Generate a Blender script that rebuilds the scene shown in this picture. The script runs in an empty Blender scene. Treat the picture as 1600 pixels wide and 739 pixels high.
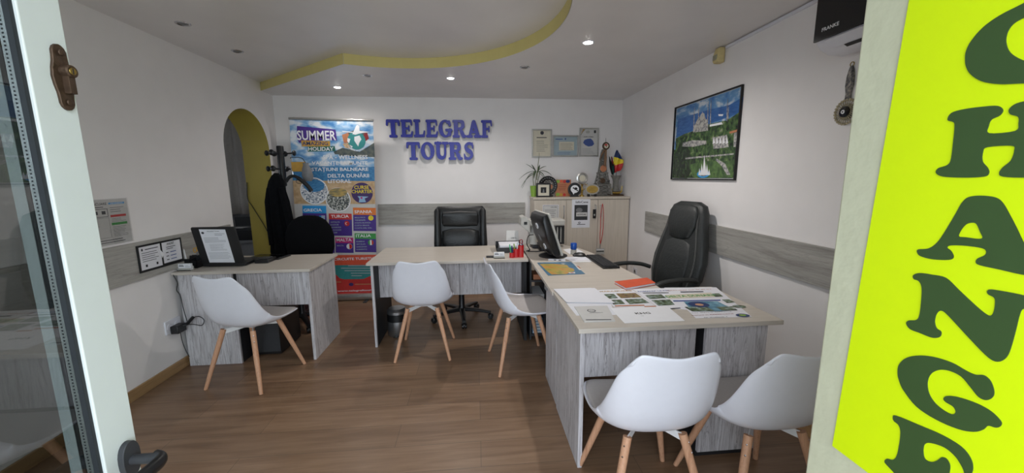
import bpy, bmesh, math, random
from mathutils import Vector as V, Matrix
from mathutils.geometry import tessellate_polygon
random.seed(7)
PI = math.pi
S = bpy.context.scene
COL = S.collection
# ------------------------------------------------------------------ camera
F_PX, PITCH, YAW, ROLL, CAM_Z = 592.93, math.radians(8.9406), math.radians(5.4097), math.radians(-0.3286), 1.4385
cy, sy = math.cos(YAW), math.sin(YAW)
FWD = V((sy*math.cos(PITCH), cy*math.cos(PITCH), -math.sin(PITCH)))
_r = V((cy, -sy, 0)); _u = _r.cross(FWD)
RGT = math.cos(ROLL)*_r + math.sin(ROLL)*_u
UPV = -math.sin(ROLL)*_r + math.cos(ROLL)*_u
cam = bpy.data.cameras.new('camera'); cam_o = bpy.data.objects.new('camera', cam); COL.objects.link(cam_o)
cam.sensor_width = 36; cam.lens = F_PX*36/1600; cam.clip_start = 0.02; cam.clip_end = 200
mw = Matrix((RGT, UPV, -FWD)).transposed().to_4x4(); mw.translation = V((0, 0, CAM_Z))
cam_o.matrix_world = mw
S.camera = cam_o
# ------------------------------------------------------------------ world, exposure
S.view_settings.view_transform = 'Standard'; S.view_settings.look = 'None'
S.view_settings.gamma = 1; S.view_settings.use_curve_mapping = False
S.view_settings.exposure = 1.75
W = bpy.data.worlds.new('sky'); S.world = W; W.use_nodes = True
bg = W.node_tree.nodes['Background']; bg.inputs[0].default_value = (0.80, 0.89, 1.0, 1); bg.inputs[1].default_value = 1.5
def area(name, loc, rot, sx, sy_, power, color, portal=False):
    l = bpy.data.lights.new(name, 'AREA'); l.shape = 'RECTANGLE'; l.size = sx; l.size_y = sy_; l.energy = power; l.color = color
    o = bpy.data.objects.new(name, l); COL.objects.link(o); o.location = loc; o.rotation_euler = rot
    if portal: l.cycles.is_portal = True
    return o
area('doorway_daylight_portal', (0.05, -0.26, 1.12), (PI/2, 0, 0), 1.32, 2.24, 1, (1, 1, 1), True)
area('added_window_daylight_portal', (-1.47, -0.26, 1.32), (PI/2, 0, 0), 1.36, 1.96, 1, (1, 1, 1), True)  # portal of the unseen front window added for daylight

XL, XR, YB, ZU, ZL = -2.27, 1.83, 4.73, 2.45, 2.365
def at(x, y, axis, val):
    d = FWD + RGT*(x-800)/F_PX - UPV*(y-369.5)/F_PX
    o = V((0, 0, CAM_Z)); return o + d*((val-o[axis])/d[axis])

# ------------------------------------------------------------------ materials
def lin(c):
    c = c/255; return c/12.92 if c <= 0.04045 else ((c+0.055)/1.055)**2.4
def rgb(r, g, b): return (lin(r), lin(g), lin(b), 1)
M = {}
def newmat(name):
    m = bpy.data.materials.new(name); m.use_nodes = True; M[name] = m
    nt = m.node_tree; return m, nt, nt.nodes['Principled BSDF']
def mix(nt, a, b, fac=None, kind='MIX'):
    n = nt.nodes.new('ShaderNodeMix'); n.data_type = 'RGBA'; n.blend_type = kind
    if not hasattr(a, 'is_linked'): n.inputs[6].default_value = a
    else: nt.links.new(a, n.inputs[6])
    if not hasattr(b, 'is_linked'): n.inputs[7].default_value = b
    else: nt.links.new(b, n.inputs[7])
    if hasattr(fac, 'is_linked'): nt.links.new(fac, n.inputs[0])
    else: n.inputs[0].default_value = 0.5 if fac is None else fac
    return n.outputs[2]
def coords(nt, scale, which='Object'):
    tc = nt.nodes.new('ShaderNodeTexCoord'); mp = nt.nodes.new('ShaderNodeMapping')
    nt.links.new(tc.outputs[which], mp.inputs[0]); mp.inputs['Scale'].default_value = scale
    return mp.outputs[0]
def noise(nt, vec, scale, detail=4, dist=0.0, rough=0.5):
    n = nt.nodes.new('ShaderNodeTexNoise'); nt.links.new(vec, n.inputs['Vector'])
    n.inputs['Scale'].default_value = scale; n.inputs['Detail'].default_value = detail
    n.inputs['Distortion'].default_value = dist; n.inputs['Roughness'].default_value = rough
    return n.outputs[0]
def ramp(nt, fac, stops):
    n = nt.nodes.new('ShaderNodeValToRGB'); nt.links.new(fac, n.inputs[0])
    e = n.color_ramp.elements
    e[0].position, e[0].color = stops[0]; e[1].position, e[1].color = stops[-1]
    for p, c in stops[1:-1]:
        k = e.new(p); k.color = c
    return n.outputs[0]
def bump(nt, bs, h, strength, dist=0.01):
    b = nt.nodes.new('ShaderNodeBump'); b.inputs['Strength'].default_value = strength; b.inputs['Distance'].default_value = dist
    nt.links.new(h, b.inputs['Height']); nt.links.new(b.outputs[0], bs.inputs['Normal'])
def plain(name, c, rough=0.5, metal=0.0, var=0.06, nscale=30, bmp=0.0, coat=0.0, spec=None):
    m, nt, bs = newmat(name)
    c = rgb(*c); n = noise(nt, coords(nt, (1, 1, 1)), nscale, 3)
    lo = tuple(x*(1-var) for x in c[:3])+(1,); hi = tuple(min(1, x*(1+var)) for x in c[:3])+(1,)
    nt.links.new(ramp(nt, n, [(0.3, lo), (0.7, hi)]), bs.inputs['Base Color'])
    bs.inputs['Roughness'].default_value = rough; bs.inputs['Metallic'].default_value = metal
    bs.inputs['Coat Weight'].default_value = coat
    if spec is not None: bs.inputs['Specular IOR Level'].default_value = spec
    if bmp: bump(nt, bs, n, bmp)
    return m
def grain(name, stops, axis, rough=0.55, along=1.0, across=14, spec=0.3, veins=0.0):
    m, nt, bs = newmat(name)
    sc = [across]*3; sc[axis] = along
    n1 = noise(nt, coords(nt, sc), 1.6, 8, 0.5, 0.66)
    sc2 = [across*7]*3; sc2[axis] = along*2.2
    n2 = noise(nt, coords(nt, sc2), 1.3, 3, 0.2)
    c1 = ramp(nt, n1, stops); c2 = ramp(nt, n2, [(0.3, (0.62, 0.62, 0.62, 1)), (0.55, (1, 1, 1, 1))])
    col = mix(nt, c1, c2, 0.35, 'MULTIPLY')
    if veins:
        sc3 = [across*1.5]*3; sc3[axis] = along*1.3
        n3 = noise(nt, coords(nt, sc3), 1.1, 7, 0.9, 0.62); g = (0.42, 0.40, 0.40, 1); w1 = (1, 1, 1, 1)
        col = mix(nt, col, ramp(nt, n3, [(0.44, w1), (0.485, (0.8, 0.79, 0.79, 1)), (0.5, g), (0.512, w1), (0.60, w1), (0.615, (0.6, 0.58, 0.58, 1)), (0.63, w1)]), veins, 'MULTIPLY')
    nt.links.new(col, bs.inputs['Base Color'])
    bs.inputs['Roughness'].default_value = rough; bs.inputs['Specular IOR Level'].default_value = spec
    bump(nt, bs, n2, 0.08, 0.002)
    return m
gs = [(0.28, rgb(150, 144, 145)), (0.40, rgb(190, 185, 187)), (0.47, rgb(210, 207, 210)), (0.56, rgb(192, 188, 190)), (0.66, rgb(218, 216, 219)), (0.8, rgb(168, 163, 164))]
grain('whitewashed_wood', gs, 2, across=12, along=0.9, veins=0.85)
gp = [(0.3, rgb(150, 146, 140)), (0.48, rgb(170, 167, 161)), (0.6, rgb(180, 177, 171)), (0.75, rgb(160, 156, 149))]
grain('grey_board_y', gp, 1, across=11, veins=0.35); grain('grey_board_x', gp, 0, across=11, veins=0.35)
gt = [(0.25, rgb(190, 180, 168)), (0.5, rgb(202, 193, 182)), (0.8, rgb(196, 186, 174))]
grain('pale_laminate', gt, 0, 0.38, 1.0, 20, 0.5)
gc = [(0.25, rgb(196, 184, 168)), (0.5, rgb(208, 197, 183)), (0.8, rgb(200, 188, 173))]
grain('cabinet_laminate', gc, 2, 0.5, 1.0, 20)
gb = [(0.3, rgb(184, 134, 102)), (0.5, rgb(208, 160, 128)), (0.75, rgb(194, 146, 112))]
grain('beech', gb, 2, 0.45, 2.0, 40)
grain('oak_skirting', [(0.3, rgb(150, 116, 78)), (0.5, rgb(172, 138, 98)), (0.75, rgb(160, 126, 86))], 1, 0.45, 1.5, 30)
# laminate floor: planks running across the room
m, nt, bs = newmat('laminate_floor')
vec = coords(nt, (1, 1, 1))
br = nt.nodes.new('ShaderNodeTexBrick'); nt.links.new(vec, br.inputs['Vector'])
br.inputs['Scale'].default_value = 1; br.inputs['Brick Width'].default_value = 1.25; br.inputs['Row Height'].default_value = 0.19
br.inputs['Mortar Size'].default_value = 0.0009; br.inputs['Color1'].default_value = (0.0, 0, 0, 1); br.inputs['Color2'].default_value = (1, 1, 1, 1)
br.inputs['Mortar'].default_value = (0.5, 0.5, 0.5, 1); br.offset = 0.37
n1 = noise(nt, coords(nt, (1.2, 13, 1)), 1.7, 7, 0.8)
n2 = noise(nt, coords(nt, (3, 90, 1)), 1.4, 3)
base = ramp(nt, n1, [(0.25, rgb(120, 92, 70)), (0.5, rgb(138, 109, 85)), (0.75, rgb(152, 123, 98))])
base = mix(nt, base, ramp(nt, n2, [(0.3, (0.75, 0.75, 0.75, 1)), (0.6, (1, 1, 1, 1))]), 0.35, 'MULTIPLY')
tone = ramp(nt, br.outputs['Color'], [(0.0, (0.84, 0.83, 0.82, 1)), (1.0, (1.06, 1.05, 1.04, 1))])
base = mix(nt, base, tone, 1.0, 'MULTIPLY')
base = mix(nt, base, (0.07, 0.052, 0.038, 1), br.outputs['Fac'])
nt.links.new(base, bs.inputs['Base Color']); bs.inputs['Roughness'].default_value = 0.33; bs.inputs['Specular IOR Level'].default_value = 0.45
bump(nt, bs, n2, 0.05, 0.002)

plain('wall_paint', (240, 236, 235), 0.75, var=0.015, nscale=6, spec=0.2)
plain('ceiling_paint', (226, 222, 221), 0.33, var=0.03, nscale=3, bmp=0.06)
plain('yellow_paint', (212, 197, 128), 0.6, var=0.03, nscale=5)
plain('arch_paint', (168, 150, 66), 0.6, var=0.04, nscale=5)
plain('cream_paint', (210, 211, 183), 0.45, var=0.02, nscale=25, bmp=0.25)
plain('white_pvc', (212, 218, 215), 0.3, var=0.01)
plain('gasket_rubber', (28, 32, 36), 0.55)
plain('spacer_aluminium', (190, 190, 188), 0.35, 0.8)
plain('fluo_yellow', (226, 255, 0), 0.45, var=0.01)
plain('sign_green', (62, 88, 48), 0.4, var=0.02)
plain('white_plastic', (226, 226, 234), 0.28, var=0.01, coat=0.2)
plain('grey_pad', (186, 180, 178), 0.6, var=0.03, nscale=80)
plain('white_metal', (225, 225, 225), 0.4)
plain('white', (235, 235, 238), 0.6, var=0.01)
plain('paper', (226, 226, 232), 0.7, var=0.01)
plain('paper_dim', (205, 203, 200), 0.7, var=0.02)
plain('black_leather', (22, 23, 24), 0.42, var=0.15, nscale=60, bmp=0.2)
plain('grey_leather', (40, 43, 43), 0.5, var=0.1, nscale=60, bmp=0.25)
plain('black_fabric', (17, 17, 19), 0.95, var=0.2, nscale=150, bmp=0.2, spec=0.1)
plain('black_plastic', (20, 20, 22), 0.38, var=0.05)
plain('dark_grey', (52, 53, 56), 0.5)
plain('mid_grey', (120, 120, 122), 0.5)
plain('light_grey', (178, 176, 170), 0.5)
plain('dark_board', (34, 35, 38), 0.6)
plain('coat_cloth', (14, 15, 18), 0.9, var=0.3, nscale=25, bmp=0.4, spec=0.1)
plain('stitch', (120, 120, 118), 0.8)
plain('chrome', (200, 200, 205), 0.15, 1.0)
plain('steel', (170, 170, 172), 0.3, 0.9)
plain('silver_frame', (190, 188, 184), 0.28, 0.8)
plain('bronze', (84, 66, 52), 0.5, 0.6, var=0.2, nscale=90, bmp=0.2)
plain('brass', (160, 135, 70), 0.3, 0.9)
plain('gold', (196, 165, 90), 0.3, 0.8, var=0.15)
plain('blue_letter', (22, 28, 150), 0.35, coat=0.08, var=0.03)
plain('blue_edge', (14, 16, 62), 0.4)
plain('red', (196, 40, 40), 0.4); plain('red_gloss', (190, 30, 34), 0.2, coat=0.5)
plain('dark_red', (140, 34, 40), 0.5); plain('orange', (214, 84, 46), 0.55); plain('banner_red', (196, 52, 48), 0.5)
plain('banner_orange', (226, 122, 50), 0.5); plain('coral', (220, 88, 60), 0.5)
plain('purple', (74, 46, 138), 0.5); plain('violet', (66, 40, 100), 0.5); plain('magenta', (190, 40, 120), 0.5)
plain('teal', (54, 140, 140), 0.5); plain('green', (60, 150, 70), 0.5); plain('dark_green', (30, 100, 90), 0.5)
plain('cyan', (40, 150, 215), 0.5); plain('navy', (30, 52, 104), 0.5); plain('ochre', (196, 150, 60), 0.5)
plain('yellow', (236, 212, 40), 0.5); plain('lime', (136, 172, 66), 0.5); plain('black', (14, 14, 16), 0.5)
plain('ink', (60, 60, 66), 0.7); plain('ink_blue', (70, 90, 150), 0.7); plain('sky_print', (150, 190, 222), 0.5)
plain('paper_blue', (160, 177, 184), 0.5, var=0.03); plain('paper_cream', (214, 206, 186), 0.5, var=0.04)
plain('kraft', (188, 122, 86), 0.6, var=0.06); plain('skin_print', (200, 150, 120), 0.5)
plain('leaf', (46, 72, 36), 0.45, var=0.3, nscale=20); plain('stem', (96, 104, 60), 0.6)
plain('ivory', (214, 196, 140), 0.45); plain('ivory_lens', (160, 155, 130), 0.3)
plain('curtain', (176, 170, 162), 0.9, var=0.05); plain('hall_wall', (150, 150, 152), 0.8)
plain('paving', (170, 168, 162), 0.85, var=0.12, nscale=4)
plain('felt_pens_green', (60, 190, 120), 0.4); plain('stone', (120, 118, 112), 0.8, var=0.25, nscale=40, bmp=0.3)
plain('turned_wood', (124, 92, 64), 0.5, var=0.2, nscale=60)
plain('bead', (172, 160, 130), 0.25, coat=0.5, var=0.2)
plain('adapter', (30, 31, 33), 0.4)
plain('blue_plastic', (30, 80, 170), 0.3); plain('screen_black', (8, 8, 10), 0.12)
def mottled(name, stops, scale, rough=0.5, sc=(1, 1, 1), detail=6, dist=0.3):
    m, nt, bs = newmat(name)
    nt.links.new(ramp(nt, noise(nt, coords(nt, sc), scale, detail, dist), [(p, rgb(*c)) for p, c in stops]), bs.inputs['Base Color'])
    bs.inputs['Roughness'].default_value = rough
mottled('map_land', [(0.3, (120, 130, 70)), (0.45, (176, 160, 84)), (0.58, (196, 140, 76)), (0.75, (140, 140, 80))], 14, 0.35)
mottled('map_sea', [(0.3, (70, 110, 140)), (0.7, (96, 136, 160))], 9, 0.35)
mottled('print_sky', [(0.35, (70, 130, 190)), (0.5, (140, 180, 215)), (0.62, (222, 226, 232))], 7, 0.5, (1, 1, 2))
mottled('print_sea', [(0.35, (40, 104, 160)), (0.7, (80, 150, 196))], 30, 0.5, (1, 1, 4))
mottled('print_beach', [(0.35, (186, 152, 112)), (0.7, (214, 186, 148))], 20)
mottled('print_hill', [(0.35, (60, 74, 80)), (0.7, (110, 112, 100))], 24)
mottled('print_rocks', [(0.4, (50, 60, 66)), (0.5, (120, 120, 110)), (0.62, (210, 210, 205))], 55)
mottled('print_town', [(0.4, (90, 110, 130)), (0.5, (190, 190, 195)), (0.6, (240, 240, 240))], 60)
mottled('print_dusk', [(0.35, (110, 110, 90)), (0.6, (190, 160, 90))], 16, 0.5, (1, 1, 3))
mottled('poster_sky', [(0.36, (60, 110, 170)), (0.5, (100, 146, 190)), (0.6, (196, 206, 216))], 7, 0.25, (1, 1, 2))
mottled('poster_sea', [(0.35, (34, 84, 150)), (0.7, (56, 110, 176))], 16, 0.25, (1, 1, 4))
mottled('poster_trees', [(0.36, (22, 40, 24)), (0.5, (56, 84, 46)), (0.62, (92, 120, 62)), (0.72, (150, 150, 130))], 26, 0.25)
mottled('poster_lawn', [(0.36, (52, 80, 44)), (0.6, (92, 124, 66)), (0.72, (58, 78, 46))], 18, 0.25)
mottled('poster_dark_trees', [(0.4, (16, 28, 18)), (0.65, (56, 78, 44))], 30, 0.25)
mottled('poster_stone', [(0.4, (120, 120, 124)), (0.6, (196, 192, 186))], 60, 0.25)
mottled('photo_print', [(0.38, (36, 48, 30)), (0.5, (92, 110, 70)), (0.6, (130, 150, 150)), (0.7, (190, 190, 170))], 36, 0.35)
mottled('photo_print_warm', [(0.38, (70, 50, 36)), (0.5, (150, 116, 70)), (0.62, (110, 130, 80)), (0.72, (200, 190, 160))], 40, 0.35)
mottled('water_print', [(0.4, (50, 110, 140)), (0.65, (120, 170, 190))], 20, 0.35)
mottled('trophy_patina', [(0.4, (50, 50, 52)), (0.52, (104, 100, 96)), (0.66, (160, 150, 136))], 60, 0.4)
def emis(name, c, s):
    m, nt, bs = newmat(name); bs.inputs['Base Color'].default_value = (1, 1, 1, 1)
    bs.inputs['Emission Color'].default_value = c; bs.inputs['Emission Strength'].default_value = s
emis('lit_bulb', (1, 0.97, 0.93, 1), 12)
# thin glass: clear with a mirror-like share
def glass(name, tint, k):
    m, nt, bs = newmat(name); nt.nodes.remove(bs)
    out = nt.nodes['Material Output']
    tr = nt.nodes.new('ShaderNodeBsdfTransparent'); tr.inputs[0].default_value = tint
    gl = nt.nodes.new('ShaderNodeBsdfGlossy'); gl.inputs['Roughness'].default_value = 0.0
    lw = nt.nodes.new('ShaderNodeLayerWeight'); lw.inputs[0].default_value = 0.5
    pw = nt.nodes.new('ShaderNodeMath'); pw.operation = 'POWER'; nt.links.new(lw.outputs['Facing'], pw.inputs[0]); pw.inputs[1].default_value = 5
    mu = nt.nodes.new('ShaderNodeMath'); mu.operation = 'MULTIPLY_ADD'; mu.use_clamp = True
    nt.links.new(pw.outputs[0], mu.inputs[0]); mu.inputs[1].default_value = 0.8; mu.inputs[2].default_value = 0.04*k
    mx = nt.nodes.new('ShaderNodeMixShader'); nt.links.new(mu.outputs[0], mx.inputs[0])
    nt.links.new(tr.outputs[0], mx.inputs[1]); nt.links.new(gl.outputs[0], mx.inputs[2]); nt.links.new(mx.outputs[0], out.inputs[0])
glass('door_glass', (0.52, 0.54, 0.54, 1), 3.0)
glass('clear_film', (0.96, 0.96, 0.96, 1), 1.0)
glass('window_glass', (0.9, 0.93, 0.92, 1), 1.5)

# ------------------------------------------------------------------ mesh builder
X, Y, Z = V((1, 0, 0)), V((0, 1, 0)), V((0, 0, 1))
_tc = {}
def text_mesh(body):
    if body not in _tc:
        c = bpy.data.curves.new('t', 'FONT'); c.body = body; c.resolution_u = 2; c.offset = 0.018
        o = bpy.data.objects.new('t', c); COL.objects.link(o)
        dg = bpy.context.evaluated_depsgraph_get(); me = bpy.data.meshes.new_from_object(o.evaluated_get(dg))
        vs = [v.co.copy() for v in me.vertices]; fs = [list(p.vertices) for p in me.polygons]
        x0 = min(v.x for v in vs); x1 = max(v.x for v in vs); y0 = min(v.y for v in vs); y1 = max(v.y for v in vs)
        _tc[body] = ([((v.x-x0)/(x1-x0), (v.y-y0)/(y1-y0)) for v in vs], fs, (x1-x0)/(y1-y0))
        bpy.data.objects.remove(o); bpy.data.curves.remove(c); bpy.data.meshes.remove(me)
    return _tc[body]
class MB:
    def __init__(s): s.v = []; s.f = []; s.m = []; s.mats = []; s.xf = None
    def mi(s, m):
        if m not in s.mats: s.mats.append(m)
        return s.mats.index(m)
    def add(s, vs, fs, m):
        b = len(s.v); i = s.mi(m)
        for v in vs:
            v = V(v); s.v.append(s.xf @ v if s.xf else v)
        for f in fs: s.f.append([b+k for k in f]); s.m.append(i)
        return s
    def box(s, x0, x1, y0, y1, z0, z1, m):
        return s.add([(x0, y0, z0), (x1, y0, z0), (x1, y1, z0), (x0, y1, z0), (x0, y0, z1), (x1, y0, z1), (x1, y1, z1), (x0, y1, z1)],
                     [(3, 2, 1, 0), (4, 5, 6, 7), (0, 1, 5, 4), (1, 2, 6, 5), (2, 3, 7, 6), (3, 0, 4, 7)], m)
    def prism(s, pts, O, U, Vv, depth, m, side=None):
        """2D outline pts in plane O,U,V extruded by depth along U x V"""
        N = U.cross(Vv).normalized(); O = V(O); n = len(pts)
        area2 = sum(pts[i][0]*pts[(i+1) % n][1]-pts[(i+1) % n][0]*pts[i][1] for i in range(n))
        if area2 < 0: pts = pts[::-1]
        lo = [O+U*p[0]+Vv*p[1] for p in pts]; hi = [a+N*depth for a in lo]
        tri = tessellate_polygon([[V((p[0], p[1], 0)) for p in pts]])
        top = []
        for t in tri:
            a, b, c = [pts[i] for i in t]
            if (b[0]-a[0])*(c[1]-a[1])-(b[1]-a[1])*(c[0]-a[0]) < 0: t = t[::-1]
            top.append([i+n for i in t])
        s.add(lo+hi, top, m)
        b = len(s.v)-2*n; im = s.mi(side or m)
        if depth:
            for t in top: s.f.append([b+i-n for i in t[::-1]]); s.m.append(im)
            for i in range(n): s.f.append([b+i, b+(i+1) % n, b+n+(i+1) % n, b+n+i]); s.m.append(im)
        return s
    def tube(s, pts, r, m, n=10, caps=True, flat=None):
        pts = [V(p) for p in pts]; k = len(pts)
        rs = r if isinstance(r, (list, tuple)) else [r]*k
        rings = []; T0 = (pts[1]-pts[0]).normalized()
        a = T0.cross(Z) if abs(T0.z) < 0.95 else T0.cross(X); a.normalize()
        for i, p in enumerate(pts):
            T = (pts[min(i+1, k-1)]-pts[max(i-1, 0)]).normalized()
            a = (a-T*a.dot(T)).normalized(); b = T.cross(a)
            fl = flat or (1, 1)
            rings.append([p+(a*math.cos(2*PI*j/n)*fl[0]+b*math.sin(2*PI*j/n)*fl[1])*rs[i] for j in range(n)])
        vs = [q for g in rings for q in g]; fs = []
        for i in range(k-1):
            for j in range(n): fs.append((i*n+j, i*n+(j+1) % n, (i+1)*n+(j+1) % n, (i+1)*n+j))
        if caps: fs.append(tuple(range(n))[::-1]); fs.append(tuple((k-1)*n+j for j in range(n)))
        return s.add(vs, fs, m)
    def lathe(s, prof, c, m, n=24, axis=Z, smoothx=None):
        c = V(c); axis = axis.normalized(); a = axis.cross(X) if abs(axis.x) < 0.9 else axis.cross(Y); a.normalize(); b = axis.cross(a)
        vs = []; fs = []; k = len(prof)
        for r, h in prof:
            for j in range(n): vs.append(c+axis*h+(a*math.cos(2*PI*j/n)+b*math.sin(2*PI*j/n))*max(r, 1e-5))
        for i in range(k-1):
            for j in range(n): fs.append((i*n+j, i*n+(j+1) % n, (i+1)*n+(j+1) % n, (i+1)*n+j))
        fs.append(tuple(range(n))[::-1]); fs.append(tuple((k-1)*n+j for j in range(n)))
        return s.add(vs, fs, m)
    def loft(s, st, m, n=24, p=2.6):
        """stations: (centre, half-width vector, half-depth vector)"""
        vs = []; fs = []; k = len(st)
        for c, a, b in st:
            c, a, b = V(c), V(a), V(b)
            for j in range(n):
                t = 2*PI*j/n; ct, st_ = math.cos(t), math.sin(t)
                vs.append(c+a*math.copysign(abs(ct)**(2/p), ct)+b*math.copysign(abs(st_)**(2/p), st_))
        for i in range(k-1):
            for j in range(n): fs.append((i*n+j, i*n+(j+1) % n, (i+1)*n+(j+1) % n, (i+1)*n+j))
        fs.append(tuple(range(n))[::-1]); fs.append(tuple((k-1)*n+j for j in range(n)))
        return s.add(vs, fs, m)
    def ball(s, c, r, m, n=16):
        c = V(c); r = r if isinstance(r, (tuple, list)) else (r, r, r); h = n//2
        vs = []; fs = []
        for i in range(h+1):
            ph = PI*i/h
            for j in range(n):
                t = 2*PI*j/n; vs.append(c+V((r[0]*math.sin(ph)*math.cos(t), r[1]*math.sin(ph)*math.sin(t), -r[2]*math.cos(ph))))
        for i in range(h):
            for j in range(n): fs.append((i*n+j, i*n+(j+1) % n, (i+1)*n+(j+1) % n, (i+1)*n+j))
        return s.add(vs, fs, m)
    def grid(s, fn, nu, nv, m):
        vs = [fn(i/nu, j/nv) for i in range(nu+1) for j in range(nv+1)]
        fs = [(i*(nv+1)+j, (i+1)*(nv+1)+j, (i+1)*(nv+1)+j+1, i*(nv+1)+j+1) for i in range(nu) for j in range(nv)]
        return s.add(vs, fs, m)
    def build(s, name, parent=None, smooth=True, bevel=0, solid=0, sub=0, ang=38, loc=None):
        me = bpy.data.meshes.new(name); me.from_pydata([tuple(v) for v in s.v], [], s.f)
        for k in s.mats: me.materials.append(M[k])
        me.polygons.foreach_set('material_index', s.m)
        bm = bmesh.new(); bm.from_mesh(me); bmesh.ops.remove_doubles(bm, verts=bm.verts, dist=1e-6) if smooth else None
        if smooth: bmesh.ops.recalc_face_normals(bm, faces=bm.faces)
        bm.to_mesh(me); bm.free()
        if smooth:
            me.polygons.foreach_set('use_smooth', [True]*len(me.polygons)); me.set_sharp_from_angle(angle=math.radians(ang))
        me.update()
        o = bpy.data.objects.new(name, me); COL.objects.link(o)
        if parent: o.parent = parent
        if loc: o.location = loc
        if solid:
            d = o.modifiers.new('Solidify', 'SOLIDIFY'); d.thickness = solid; d.offset = 0
        if bevel:
            b = o.modifiers.new('Bevel', 'BEVEL'); b.width = bevel; b.segments = 2; b.limit_method = 'ANGLE'; b.angle_limit = math.radians(40)
        if sub:
            d = o.modifiers.new('Subdivision', 'SUBSURF'); d.levels = sub; d.render_levels = sub
        return o
class Print:
    """flat printed matter on a plane: everything is laid on with a tiny step per layer"""
    def __init__(s, O, U, Vv, mb=None): s.O = V(O); s.U = U.normalized(); s.V = Vv.normalized(); s.N = s.U.cross(s.V).normalized(); s.mb = mb or MB()
    def uv(s, x, y):
        d = FWD + RGT*(x-800)/F_PX - UPV*(y-369.5)/F_PX; o = V((0, 0, CAM_Z))
        p = o + d*((s.O-o).dot(s.N)/d.dot(s.N)); q = p-s.O
        return q.dot(s.U), q.dot(s.V)
    def poly(s, pts, m, L=1):
        s.k = getattr(s, 'k', 0)+1; s.mb.prism(pts, s.O+s.N*(0.0005*L+0.00001*s.k), s.U, s.V, 0.0, m); return s
    def rect(s, u0, v0, u1, v1, m, L=1): return s.poly([(u0, v0), (u1, v0), (u1, v1), (u0, v1)], m, L)
    def prect(s, x0, y0, x1, y1, m, L=1):
        return s.poly([s.uv(x0, y1), s.uv(x1, y1), s.uv(x1, y0), s.uv(x0, y0)], m, L)
    def ell(s, u, v, a, b, m, L=1, n=28): return s.poly([(u+a*math.cos(2*PI*i/n), v+b*math.sin(2*PI*i/n)) for i in range(n)], m, L)
    def pell(s, x, y, r, m, L=1):
        u, v = s.uv(x, y); u2, _ = s.uv(x+r, y); return s.ell(u, v, abs(u2-u), abs(u2-u), m, L)
    def lines(s, u0, v0, u1, v1, n, m, L=1, fill=0.4, seed=0):
        rnd = random.Random(seed); h = (v1-v0)/n
        for i in range(n):
            e = u1-(u1-u0)*rnd.uniform(0, 0.35); v = v1-h*(i+0.7); s.rect(u0, v, e, v+h*fill, m, L)
        return s
    def text(s, body, u, v, w, h, m, L=1, skew=0):
        """body fitted to w x h with lower left corner at u,v"""
        vs, fs, asp = text_mesh(body)
        if w is None: w = h*asp
        if h is None: h = w/asp
        s.k = getattr(s, 'k', 0)+1; O = s.O+s.N*(0.0005*L+0.00001*s.k)
        s.mb.add([O+s.U*(u+a*w+b*h*skew)+s.V*(v+b*h) for a, b in vs], fs, m); return s
    def ptext(s, body, x0, y0, x1, y1, m, L=1):
        u0, v0 = s.uv(x0, y1); u1, v1 = s.uv(x1, y0); return s.text(body, u0, v0, u1-u0, v1-v0, m, L)

def thing(name, label, cat, loc=(0, 0, 0), rz=0, group=None, rot=None):
    o = bpy.data.objects.new(name, None); COL.objects.link(o); o.empty_display_size = 0.1
    o.location = loc; o.rotation_euler = rot or (0, 0, rz); o['label'] = label; o['category'] = cat
    if group: o['group'] = group
    return o
def tag(o, label, cat, group=None):
    o['label'] = label; o['category'] = cat
    if group: o['group'] = group
    return o
def struct(o): o['kind'] = 'structure'; return o
def copy_tree(o, parent=None):
    c = o.copy(); COL.objects.link(c)
    if parent: c.parent = parent
    for ch in [k for k in bpy.data.objects if k.parent == o]: copy_tree(ch, c)
    return c
def smoothpts(pts, k=6, closed=False):
    pts = [V(p) for p in pts]; n = len(pts); out = []
    for i in range(n if closed else n-1):
        g = lambda j: pts[j % n] if closed else pts[max(0, min(n-1, j))]
        p0, p1, p2, p3 = g(i-1), g(i), g(i+1), g(i+2)
        for a in range(k):
            t = a/k; out.append(0.5*((2*p1)+(p2-p0)*t+(2*p0-5*p1+4*p2-p3)*t*t+(3*p1-p0-3*p2+p3)*t**3))
    if not closed: out.append(pts[-1])
    return out
# ================================================================== THE SETTING
YF = -0.25      # outer face of the front wall
b = MB(); b.box(-4.3, XR+0.2, YF, 6.3, -0.1, 0, 'laminate_floor'); struct(b.build('floor', smooth=False))
b = MB(); b.box(-12, 12, -14, YF-0.001, -0.25, -0.13, 'paving'); struct(b.build('ground_outside', smooth=False))
b = MB(); b.box(XL-0.1, XR, YB, YB+0.15, 0, 2.6, 'wall_paint'); struct(b.build('wall_back', smooth=False))
b = MB(); b.box(XR, XR+0.15, YF, YB+0.15, 0, 2.6, 'wall_paint'); struct(b.build('wall_right', smooth=False))
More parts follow.
